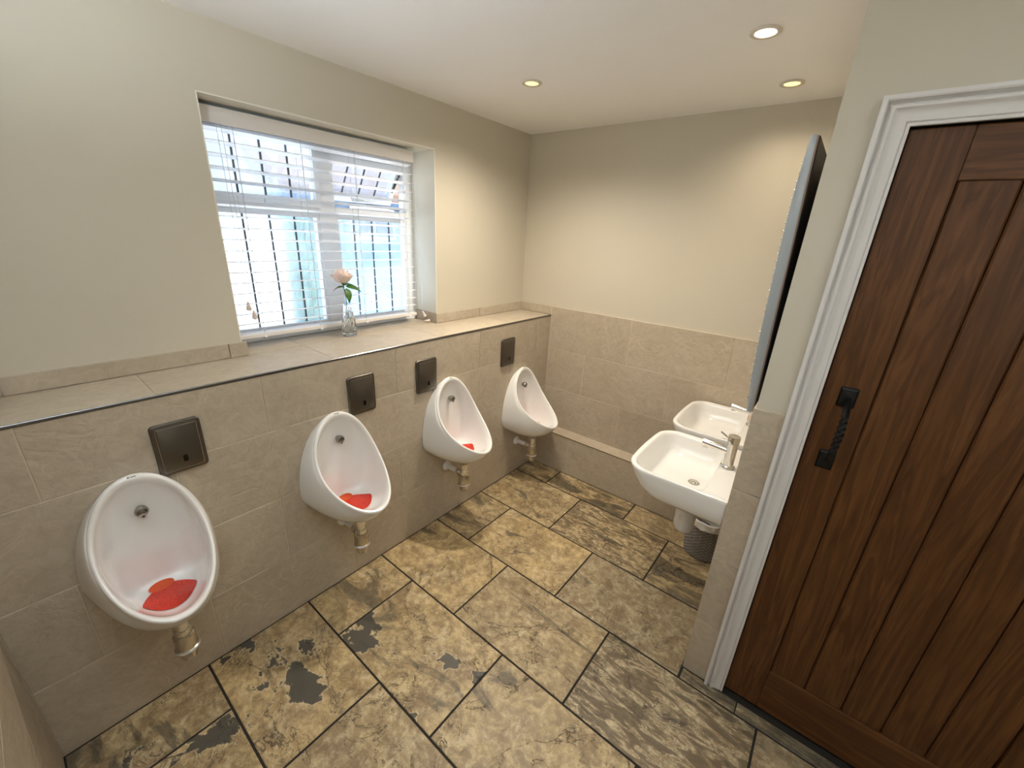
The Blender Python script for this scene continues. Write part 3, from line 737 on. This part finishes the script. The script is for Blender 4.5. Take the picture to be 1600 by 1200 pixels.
def tab_mesh():
    m = MB(); rs = []
    for s, lift in ((1.0, 0.003), (1.0, 0.0085), (0.8, 0.010), (0.1, 0.010)):
        ring = []
        for j in range(20):
            a = 2*PI*j/20; u = 0.034*math.cos(a)*s-0.008; v = VC-0.047+0.016*math.sin(a)*s
            ring.append(tuple(UP(u, v, cav_depth_uv(u, v)-lift)))
        rs.append(ring)
    m.rings(rs); return m.mesh('clip_tab', 50)
tb_me = tab_mesh(); tb_me.materials.append(plain('orange_clip', srgb(206, 78, 34), 0.4))
UY = [-2.219, -1.558, -0.8995, -0.223]; UZ = [0.400, 0.400, 0.400, 0.309]
ULAB = ['white wall urinal nearest the camera, beside the tiled end wall', 'second white wall urinal from the camera, under the window', 'third white wall urinal from the camera, right of its steel plate', 'farthest and lowest-hung white wall urinal, by the back wall corner']
SLAB = ['red mesh screen lying in the nearest urinal bowl', 'red mesh screen in the urinal under the window, second from the camera', 'red mesh screen in the third urinal bowl from the camera', 'red mesh screen barely showing in the farthest, lowest urinal']
proto = make_urinal()
for i in range(4):
    u = proto if i == 0 else copy_tree(proto)
    u.location = (0, UY[i], UZ[i]); tag(u, ULAB[i], 'urinal', 'wall urinals in a row')
sproto = link('urinal_screen', sc_me); link('drain_holes', ho_me, None, sproto); link('clip_tab', tb_me, None, sproto)
for i in range(4):
    s = sproto if i == 0 else copy_tree(sproto)
    s.location = (0, UY[i], UZ[i]); tag(s, SLAB[i], 'urinal screen', 'red screens in the urinals')

# ------------------------------------------------------------------ flush sensor plates
def make_plate():
    p = empty('flush_plate', (0, 0, 0))
    m = MB(); a = rrect(0.0665, 0.090, 0.013); b = rrect(0.0645, 0.088, 0.012); c = rrect(0.058, 0.0815, 0.006)
    m.rings([[(x, y, z) for y, z in q] for q, x in ((a, 0.0008), (a, 0.008), (b, 0.011), (c, 0.0125))])
    m.obj('plate_frame', M['steel'], p, smooth=30)
    m = MB(); a = rrect(0.0525, 0.0755, 0.004); b = rrect(0.0510, 0.0740, 0.0035)
    m.rings([[(x, y, z) for y, z in q] for q, x in ((a, 0.0120), (a, 0.0142), (b, 0.0150))])
    m.obj('cover_panel', M['steel'], p, smooth=30)
    o = rrect(0.0548, 0.0778, 0.005); i_ = rrect(0.0529, 0.0759, 0.0042); m = MB(); n = len(o)
    m.rings([[(x, y, z) for y, z in q] for q, x in ((o, 0.0124), (o, 0.0141), (i_, 0.0141), (i_, 0.0124))], False, False); m.obj('groove_rim', M['steel_edge'], p)
    m = MB(); a = rrect(0.0065, 0.0115, 0.0045); m.rings([[(x, y+0.006, z-0.0415) for y, z in a] for x in (0.0146, 0.0156)]); m.obj('sensor_window', M['lens'], p)
    return p
PYs = [-2.081, -1.414, -1.040, -0.372]
PLAB = ['dark steel flush sensor plate nearest the camera, upper right of the nearest urinal', 'dark steel flush sensor plate upper right of the second urinal, under the window vase', 'dark steel flush sensor plate upper left of the third urinal', 'farthest dark steel flush sensor plate, under the ledge near the back corner']
pp = make_plate()
for i in range(4):
    p = pp if i == 0 else copy_tree(pp)
    p.location = (0.0, PYs[i], 0.942 if i < 3 else 0.9425); tag(p, PLAB[i], 'flush plate', 'steel flush sensor plates')

# ------------------------------------------------------------------ wash basins
BXF = -0.384; BH = 0.237   # local: wall face at x = 0, rim at z = 0
def basin_ring(xf, xb, hy, rf, rb, bow, z, n=8, nf=10):
    pts = []
    def arc(cx, cy, r, a0, a1):
        for k in range(n+1):
            a = math.radians(a0+(a1-a0)*k/n); pts.append((cx+r*math.cos(a), cy+r*math.sin(a)))
    arc(xb-rb, hy-rb, rb, 0, 90); arc(xf+rf, hy-rf, rf, 90, 180)
    y0, y1 = hy-rf, -hy+rf
    for k in range(1, nf): pts.append((xf, y0+(y1-y0)*k/nf))
    arc(xf+rf, -hy+rf, rf, 180, 270); arc(xb-rb, -hy+rb, rb, 270, 360)
    out = []
    for x, y in pts:
        t = max(0, (xb-x)/(xb-xf)); fall = 1-(y/hy)**2
        out.append((x-bow*fall*t**2+0.0, y*(1-0.0*t), z))
    return out
def basin_mesh():
    rs = []
    B = -0.0012
    for (inf, hy, rf, z, rb) in ((0.115, 0.195, 0.06, -0.1205, 0.02), (0.085, 0.212, 0.07, -0.1185, 0.012), (0.060, 0.222, 0.08, -0.104, 0.008), (0.034, 0.230, 0.085, -0.080, 0.006), (0.014, 0.235, 0.085, -0.045, 0.005), (0.004, 0.237, 0.085, -0.018, 0.005), (0.0, 0.2372, 0.085, -0.007, 0.005), (0.002, 0.2352, 0.084, -0.0015, 0.006), (0.006, 0.231, 0.080, 0.0, 0.008)):
        rs.append(basin_ring(BXF+inf, B, hy, rf, rb, 0.014, z))
    # over the rim into the bowl: tap deck stays along the wall
    for (inf, xb, hy, rf, rb, z) in ((0.016, -0.085, 0.221, 0.072, 0.03, -0.0005), (0.020, -0.090, 0.217, 0.070, 0.032, -0.004), (0.025, -0.095, 0.212, 0.068, 0.034, -0.016), (0.033, -0.100, 0.206, 0.066, 0.036, -0.045), (0.044, -0.104, 0.197, 0.064, 0.040, -0.074), (0.062, -0.109, 0.180, 0.062, 0.044, -0.093), (0.10, -0.116, 0.142, 0.055, 0.045, -0.1005), (0.16, -0.130, 0.075, 0.03, 0.03, -0.1035), (0.205, -0.150, 0.022, 0.009, 0.009, -0.105)):
        rs.append(basin_ring(BXF+inf, xb, hy, rf, rb, 0.012*max(0, 1-inf*6), z))
    m = MB().rings(rs); return m.mesh('bowl', 50)
bm_ = basin_mesh(); bm_.materials.append(M['ceramic'])
def make_basin(trap=True):
    b = empty('wash_basin', (0, 0, 0)); link('bowl', bm_, None, b)
    m = MB(); m.lathe([(0.024, -0.0005), (0.024, 0.003), (0.020, 0.0045), (0.015, 0.003), (0.012, 0.006), (0.003, 0.0075)], (-0.163, 0, -0.1055), 24); m.obj('waste', M['chrome'], b, smooth=40)
    t = empty('tap', (0, 0, 0)); t.parent = b; t.location = (-0.062, 0.035, 0.0)
    m = MB(); m.lathe([(0.027, 0.0003), (0.0285, 0.004), (0.027, 0.010), (0.0225, 0.014), (0.021, 0.030), (0.0215, 0.108), (0.0215, 0.111)], (0, 0, 0), 32); m.obj('tap_body', M['chrome'], t, smooth=35)
    m = MB(); m.lathe([(0.0205, 0.111), (0.0225, 0.1125), (0.0228, 0.136), (0.0215, 0.1395), (0.004, 0.1405)], (0, 0, 0), 32); m.obj('tap_cap', M['chrome'], t, smooth=35)
    m = MB(); m.tube([(-0.010, 0, 0.0700), (-0.060, 0, 0.0745), (-0.108, 0, 0.0785)], [0.0168, 0.0164, 0.0158], 24); m.tube([(-0.096, 0, 0.068), (-0.0968, 0, 0.0565)], 0.0115, 18); m.obj('tap_spout', M['chrome'], t, smooth=40)
    m = MB(); m.tube([(-0.019, 0, 0.124), (-0.052, 0, 0.1425)], [0.0042, 0.0036], 12); m.obj('tap_lever', M['chrome'], t, smooth=40)
    q = empty('waste_trap', (0, 0, 0)); q.parent = b; q.location = (-0.165, 0.0, -0.118)
    m = MB(); m.lathe([(0.030, 0.004), (0.030, -0.05), (0.036, -0.054), (0.036, -0.105), (0.032, -0.110)], (0, 0, 0), 28); m.lathe([(0.0415, -0.108), (0.0425, -0.114), (0.0425, -0.205), (0.036, -0.222), (0.020, -0.228)], (0, 0, 0), 28)
    for k in range(10):
        a = 2*PI*k/10; m.box((0.041*math.cos(a)-0.003, 0.041*math.sin(a)-0.003, -0.165), (0.041*math.cos(a)+0.003, 0.041*math.sin(a)+0.003, -0.140))
    m.obj('trap_bottle', M['white_plastic'], q, smooth=35)
    m = MB(); m.tube([(0.02, 0, -0.085), (0.16, 0, -0.085)], 0.017, 18); m.tube([(0.03, 0, -0.085), (0.062, 0, -0.085)], 0.025, 18); m.obj('outlet_pipe', M['white_plastic'], q, smooth=35)
    return b
b1 = make_basin(); b1.location = (XR, -0.668, 0.80); tag(b1, 'near white wall-hung wash basin with chrome mixer tap, beside the pier', 'wash basin', 'two wall-hung basins')
b2 = copy_tree(b1); b2.location = (XR, -0.139, 0.80); b2['label'] = 'far white wall-hung wash basin, half hidden, against the back wall'

# ------------------------------------------------------------------ mirror, soap, bin
mr = empty('mirror', (1.441, -0.42, 1.10), 'wall mirror with silver beaded frame seen edge-on above the basins', 'mirror')
mr.rotation_euler = (0, math.radians(-1.55), 0)
MY0, MY1, MH = -0.34, 0.34, 0.865
MB().box((-0.0028, MY0+0.003, 0.004), (0.0, MY1-0.003, MH-0.004)).obj('backing_board', plain('shade_tone_board', srgb(30, 28, 27), 0.8), mr)  # board coloured dark to carry the shadow behind the leaning mirror
MB().box((-0.0072, MY0+0.0015, 0.003), (-0.0029, MY1-0.0015, MH-0.003)).obj('board_edge', M['mdf'], mr)
# bowed silver frame: chamfered front profile, cut corners
n = 24
vs = []; rs = []
for k in range(n+1):
    t = k/n; z = MH*t; ins = 0.012*max(0, abs(2*t-1)-0.86)/0.14; bow = 0.016*(1-abs(2*t-1)**3)
    rs.append([(-0.0074, MY0+0.001, z), (-0.0185-0.1*ins, MY0, z), (-0.024-bow*0.8, MY0+0.006, z), (-0.022-bow+0.6*ins, MY0+0.045, z), (-0.016, MY0+0.060, z), (-0.0074, MY0+0.060, z)])
m = MB(); m.rings(rs)
rs = [[(x, -y, z) for x, y, z in r] for r in rs]; m.rings(rs)
m.box((-0.030, MY0+0.06, 0), (-0.0102, MY1-0.06, 0.055)); m.box((-0.030, MY0+0.06, MH-0.055), (-0.0102, MY1-0.06, MH))
m.obj('mirror_frame', M['mirror_silver'], mr, smooth=40)
MB().box((-0.0185, MY0+0.058, 0.05), (-0.0104, MY1-0.058, MH-0.05)).obj('mirror_glass', M['mirror_glass'], mr)
bead = MB(); rs = [[(0.0034*math.sin(PI*i/6)*math.cos(2*PI*j/8), 0.0034*math.sin(PI*i/6)*math.sin(2*PI*j/8), 0.0034*math.cos(PI*i/6)) for j in range(8)] for i in range(1, 6)]
bead.rings(rs); bme = bead.mesh('bead', 60); bme.materials.append(M['bead'])
for k in range(34):
    t = 0.06+0.88*k/33; bow = 0.016*(1-abs(2*t-1)**3)
    o = link('bead', bme, None, mr); o.location = (-0.0235-bow, MY0+0.016, MH*t)
sp = empty('soap_bottle', (1.383, -0.040, 0.8004), 'amber soap bottle with grey pump at the back of the far basin', 'bottle')
m = MB(); m.lathe([(0.022, 0.0), (0.0255, 0.003), (0.0255, 0.078), (0.020, 0.088), (0.011, 0.092), (0.011, 0.098)], (0, 0, 0), 24); m.obj('bottle', M['amber'], sp, smooth=35)
m = MB(); m.lathe([(0.012, 0.098), (0.012, 0.110), (0.004, 0.112), (0.004, 0.124)], (0, 0, 0), 16); m.tube([(0.006, 0, 0.126), (-0.034, 0, 0.128), (-0.040, 0, 0.123)], 0.0045, 10); m.obj('pump', plain('grey_pump', srgb(150, 152, 155), 0.35), sp, smooth=35)
bn = empty('waste_bin', (1.318, -0.150, 0.0008), 'grey woven-effect plastic bin with white liner under the near basin', 'bin')
def weave(a, h): return 1+0.03*math.sin(a*22+ (PI if int(h/0.0105) % 2 else 0))
prof = [(0.092, 0.0)]+[(0.096+0.020*(k/23)+(0.002 if k % 2 else 0), 0.004+0.0100*k) for k in range(24)]
m = MB(); m.lathe(prof, (0, 0, 0), 88, mod=weave, cap1=False)
m.lathe([(0.117, 0.236), (0.120, 0.240), (0.118, 0.247), (0.112, 0.246), (0.108, 0.236), (0.090, 0.006)], (0, 0, 0), 44, cap0=False)
m.obj('bin_body', M['bin'], bn, smooth=50)
rl = random.Random(5); m = MB(); rs = []
ph = [rl.uniform(0, 6.28) for _ in range(5)]
def crinkle(a, z): return 0.004*math.sin(9*a+ph[0]+z*60)+0.003*math.sin(17*a+ph[1]-z*90)
for r0, z in ((0.124, 0.214), (0.1235, 0.226), (0.1235, 0.240), (0.122, 0.252), (0.116, 0.256), (0.105, 0.249), (0.100, 0.225), (0.092, 0.12)):
    rs.append([((r0+max(-0.0015, crinkle(2*PI*j/60, z)))*math.cos(2*PI*j/60), (r0+max(-0.0015, crinkle(2*PI*j/60, z)))*math.sin(2*PI*j/60), z+0.006*math.sin(5*2*PI*j/60+ph[2])*(1 if z < 0.2 else 0.3)) for j in range(60)])
m.rings(rs, False, False); m.obj('bin_liner', M['liner'], bn, smooth=30)

# ------------------------------------------------------------------ vase and rose on the sill
va = empty('glass_vase', (-0.315, -1.262, ZL+0.0006), 'tall clear cut-glass bud vase on the window ledge', 'vase')
def cut(a, h):
    k = 9; s = abs(math.sin(k*a/2+h*55))+abs(math.sin(k*a/2-h*55)); return 1-0.085*s
prof = [(0.032, 0.0), (0.0355, 0.004), (0.037, 0.012)]
for k in range(1, 22):
    t = k/22; z = 0.012+0.150*t
    r = 0.0370+0.003*math.sin(min(1, t/0.35)*PI/2)*math.exp(-3*max(0, t-0.2))-0.0165*smst((t-0.10)/0.90)
    prof.append((r, z))
prof += [(0.0212, 0.166), (0.0192, 0.167)]
inner = [(0.0178, 0.160), (0.0190, 0.120), (0.0250, 0.070), (0.0300, 0.030), (0.024, 0.018)]
m = MB(); m.lathe(prof, (0, 0, 0), 54, mod=lambda a, h: cut(a, h) if 0.012 < h < 0.160 else 1.0, cap1=False)
ni = len(m.v); m.lathe(inner, (0, 0, 0), 54, cap0=False)
# lip joining outer to inner
o0 = (len(prof)-1)*54; m.f += [(o0+j, o0+(j+1) % 54, ni+(j+1) % 54, ni+j) for j in range(54)]
m.obj('vase_glass', M['vase'], va, smooth=8)
ro = empty('rose', (-0.315, -1.262, ZL+0.022), 'single pale pink rose with green leaves standing in the glass vase', 'flower')
hx, hy, hz = -0.008, -0.008, 0.236      # where the bloom sits
m = MB(); m.tube([(0.004, 0.004, 0.0), (0.0, 0.0, 0.10), (-0.004, -0.002, 0.18), (hx, hy, hz)], [0.0022, 0.0022, 0.0022, 0.003], 8); m.obj('stem', M['leaf'], ro, smooth=40)
m = MB(); m.lathe([(0.003, -0.006), (0.007, 0.0), (0.009, 0.008), (0.006, 0.014)], (hx, hy, hz), 12); m.obj('sepal', M['leaf'], ro, smooth=40)
rp = random.Random(11)
def petal_mesh(R, H, width, p0, p1, flare):
    """patch of a bowl: profile angle runs p0..p1 (0 bottom pole, pi top pole); flare rolls the tip outwards"""
    vs = []; nu, nv = 9, 9
    for i in range(nv):
        t = i/(nv-1); ph = (p0+(p1-p0)*t)*PI
        ww = width*(math.sin(0.35+t*2.35))**0.55
        for j in range(nu):
            q = j/(nu-1)*2-1; a = q*ww
            tt_ = max(0, t-0.55-0.12*q*q)
            r = R*math.sin(ph)+flare*tt_**2*4; zz = H*0.5*(1-math.cos(ph))-flare*tt_**2*2.0-0.10*H*t*q*q+0.0012*math.sin(6*q+5*t)
            vs.append((r*math.cos(a), r*math.sin(a), zz))
    fs = [(i*nu+j, i*nu+j+1, (i+1)*nu+j+1, (i+1)*nu+j) for i in range(nv-1) for j in range(nu-1)]
    me = MB().add(vs, fs).mesh('petal')
    bm = bmesh.new(); bm.from_mesh(me); bmesh.ops.solidify(bm, geom=bm.faces[:], thickness=0.0009); bm.to_mesh(me); bm.free()
    me.polygons.foreach_set('use_smooth', [True]*len(me.polygons)); me.materials.append(M['petal']); return me
for li, (cnt, R, H, wd, q0, q1, fl) in enumerate(((3, 0.012, 0.078, 1.5, 0.10, 0.80, 0.0), (4, 0.020, 0.080, 1.1, 0.08, 0.76, 0.004), (5, 0.029, 0.080, 0.85, 0.06, 0.70, 0.010), (5, 0.038, 0.078, 0.78, 0.05, 0.64, 0.016), (6, 0.045, 0.074, 0.66, 0.04, 0.56, 0.020))):
    pm_ = petal_mesh(R, H, wd, q0, q1, fl)
    for k in range(cnt):
        o = link('petal', pm_, None, ro); o.location = (hx, hy, hz+0.003)
        o.rotation_euler = (rp.uniform(-0.07, 0.07), rp.uniform(-0.07, 0.07), 2*PI*k/cnt+li*0.7+rp.uniform(-0.15, 0.15))
def leaf_mesh(L_, Wd):
    vs = []; n = 8
    for i in range(n+1):
        t = i/n; wv = Wd*math.sin(PI*t**0.8)**0.9*(1-0.25*t)+0.0004
        for s in (-1, -0.5, 0, 0.5, 1): vs.append((L_*t, wv*s, 0.006*math.sin(PI*t)+0.005*abs(s)*math.sin(PI*t)-0.012*t*t))
    fs = [(i*5+j, i*5+j+1, (i+1)*5+j+1, (i+1)*5+j) for i in range(n) for j in range(4)]
    me = MB().add(vs, fs).mesh('leaf')
    bm = bmesh.new(); bm.from_mesh(me); bmesh.ops.solidify(bm, geom=bm.faces[:], thickness=0.0007); bm.to_mesh(me); bm.free()
    me.polygons.foreach_set('use_smooth', [True]*len(me.polygons)); me.materials.append(M['leaf']); return me
lf = leaf_mesh(0.088, 0.022)
# across the picture is roughly +y here; down is -z
for (loc, rot, sc) in (((-0.004, 0.002, 0.222), (0.5, 0.30, 1.35), 1.0), ((-0.004, -0.004, 0.220), (0.5, 0.15, -1.6), 0.75), ((0.004, 0.0, 0.216), (0.0, 1.15, -0.1), 0.85), ((-0.012, -0.006, 0.226), (0.2, -0.05, 1.75), 0.8)):
    o = link('leaf', lf, None, ro); o.location = loc; o.rotation_euler = rot; o.scale = (sc,)*3

# ------------------------------------------------------------------ downlights
def downlight(x, y, bulb, power, colr, label, angle=155, ring=True):
    d = empty('downlight', (x, y, ZC), label, 'downlight', 'recessed ceiling downlights')
    m = MB(); m.lathe([(0.0445, -0.0004), (0.0445, -0.004), (0.041, -0.0062), (0.031, -0.0050), (0.030, -0.0015)], (0, 0, 0), 36, cap0=True, cap1=False); m.obj('trim_ring', M['lamp_ring'], d, smooth=35)
    m = MB(); m.lathe([(0.0285, -0.0010), (0.0285, -0.0034), (0.020, -0.0042), (0.004, -0.0044)], (0, 0, 0), 32); m.obj('lamp_face', bulb, d, smooth=40)
    l = bpy.data.lights.new('lamp_beam', 'SPOT'); l.energy = power; l.color = colr; l.spot_size = math.radians(angle); l.spot_blend = 1.0; l.shadow_soft_size = 0.028
    lo = bpy.data.objects.new('lamp_beam', l); COL.objects.link(lo); lo.parent = d; lo.location = (0, 0, -0.012)
    return d
downlight(1.1962, -0.6775, M['bulb_white'], P_BASIN, WARM3, 'bright lit downlight nearest the camera, above the near basin')
downlight(1.2134, -0.1567, M['bulb_warm'], P_BASIN*0.6, WARM3, 'yellowish downlight close to the back wall, above the far basin')
downlight(0.3022, -0.668, M['bulb_warm'], P_LEFT, WARM, 'yellowish downlight near the window-wall corner, above the urinals')
downlight(1.30, -1.95, M['bulb_warm'], P_FILL_DOWN, WARM2, 'added fill downlight above the camera, out of the picture')  # extra unseen downlight, added to brighten the room
# floor-standing fill lamp, added unseen behind the camera to brighten the ceiling
up = empty('added_uplight', (2.35, -2.25, 0.001), 'added fill light, a white bowl on a pole, unseen behind the camera', 'added fill lamp')
m = MB(); m.lathe([(0.12, 0.0), (0.12, 0.012), (0.02, 0.02)], (0, 0, 0), 28); m.obj('base', M['lamp_ring'], up, smooth=40)
m = MB(); m.tube([(0, 0, 0.018), (0, 0, 0.90)], 0.011, 12); m.obj('pole', M['lamp_ring'], up, smooth=40)
m = MB(); m.lathe([(0.015, 0.90), (0.09, 0.93), (0.13, 0.98), (0.126, 0.98), (0.088, 0.936), (0.015, 0.908)], (0, 0, 0), 32); m.obj('lamp_bowl', M['lamp_ring'], up, smooth=40)
ul = bpy.data.lights.new('fill_up_beam', 'SPOT'); ul.energy = P_FILL_UP; ul.color = COOL; ul.spot_size = math.radians(108); ul.spot_blend = 1.0; ul.shadow_soft_size = 0.07
uo = bpy.data.objects.new('fill_up_beam', ul); COL.objects.link(uo); uo.parent = up; uo.location = (0, 0, 1.0); uo.rotation_euler = (PI, 0, 0)

# fill light added on the end wall, unseen to the left of the camera
ws = empty('added_wall_light', (0.92, YF-G, 1.74), 'added fill light, a white half-bowl on the end wall, out of the picture', 'wall lamp')
m = MB(); rs = []
for r_, z_ in ((0.02, -0.10), (0.07, -0.085), (0.11, -0.04), (0.125, 0.02), (0.120, 0.02), (0.105, -0.035), (0.066, -0.078), (0.015, -0.09)):
    rs.append([(r_*math.cos(PI*j/16), 0.001+r_*0.8*math.sin(PI*j/16), z_) for j in range(17)])
m.rings(rs, True, True, closed=True); m.obj('lamp_bowl', M['lamp_ring'], ws, smooth=40)
wl = bpy.data.lights.new('fill_wall_beam', 'SPOT'); wl.energy = P_FILL_WALL; wl.color = COOL; wl.spot_size = math.radians(150); wl.spot_blend = 0.8; wl.shadow_soft_size = 0.04
wq = bpy.data.objects.new('fill_wall_beam', wl); COL.objects.link(wq); wq.parent = ws; wq.location = (0, 0.06, 0.03); wq.rotation_euler = Vector((-0.22, 0.24, 0.94)).to_track_quat('-Z', 'Y').to_euler()

# ------------------------------------------------------------------ outside the window
m = MB(); m.box((-14, -10, -0.5), (-0.61, 10, -0.12)); o = m.obj('ground', plain('pale_paving', srgb(222, 221, 219), 0.9)); tag(o, 'pale paved yard outside the window', None, None, 'structure')
gw = MB().box((-4.3, -1.6, -0.12), (-4.1, 0.02, 1.62)).obj('garden_wall', plain('white_render', srgb(236, 235, 232), 0.9)); MB().box((-4.33, -1.63, 1.62), (-4.07, 0.05, 1.68)).obj('coping', plain('coping', srgb(220, 216, 210), 0.9), gw)
tag(gw, 'sunlit pale rendered garden wall blurred behind the left panes', 'wall')
def bush(name, c, r, h, label, seed):
    rr_ = random.Random(seed); root = empty(name, c, label, 'bush')
    m = MB()
    for _ in range(900):
        a = rr_.uniform(0, 2*PI); zz = rr_.random(); q = r*math.sqrt(max(0.05, 1-(2*zz-1)**4))*rr_.uniform(0.75, 1.0)
        p = Vector((q*math.cos(a), q*math.sin(a), 0.1+zz*h)); e = Euler((rr_.uniform(0, 6), rr_.uniform(0, 6), rr_.uniform(0, 6))).to_matrix(); s = 0.05
        m.add([p+e@Vector(v) for v in ((-s, 0, 0), (0, s*0.5, 0.005), (s, 0, 0), (0, -s*0.5, 0.005))], [(0,1,2,3)])
    o = m.obj('foliage', plain('hedge_leaf', srgb(66, 98, 60), 0.7), root); o['kind'] = 'stuff'
    m = MB(); m.tube([(0, 0, 0), (0, 0, h*0.8)], [0.05, 0.03], 8); m.lathe([(r*0.5, 0.2), (r*0.72, h*0.3), (r*0.72, h*0.7), (r*0.3, h*0.95)], (0, 0, 0), 10); m.obj('stem', plain('bush_core', srgb(46, 68, 42), 0.9), root)
bush('garden_bush', (-4.3, 0.46, -0.12), 0.36, 1.75, 'green bush blurred behind the middle of the window', 1)
hs = empty('outbuilding', (-5.4, 2.6, -0.12), 'pale blue boarded outbuilding with dark eaves seen through the right panes', 'building')
m = MB()
for k in range(22): m.box((-0.62-0.012*(k % 2), -1.85, 0.0+0.1*k), (0.0, 2.6, 0.098+0.1*k))
m.obj('wall_boards', plain('blue_grey_boards', srgb(94, 122, 156), 0.7), hs)['kind'] = 'stuff'
m = MB(); m.rings([[(0.55, y, 2.18), (0.55, y, 2.30), (-0.9, y, 2.95), (-0.9, y, 2.75)] for y in (-2.1, 2.8)]); m.obj('eaves', plain('brown_eaves', srgb(84, 66, 56), 0.7), hs)
m = MB(); m.box((0.001, -0.75, 1.55), (0.03, 0.15, 2.1)); o = m.obj('window_frame', M['upvc'], hs)
for a, b in ((-0.70, -0.33), (-0.27, 0.10)): MB().box((0.028, a, 1.6), (0.036, b, 2.05)).obj('window_pane', M['lens'], hs)
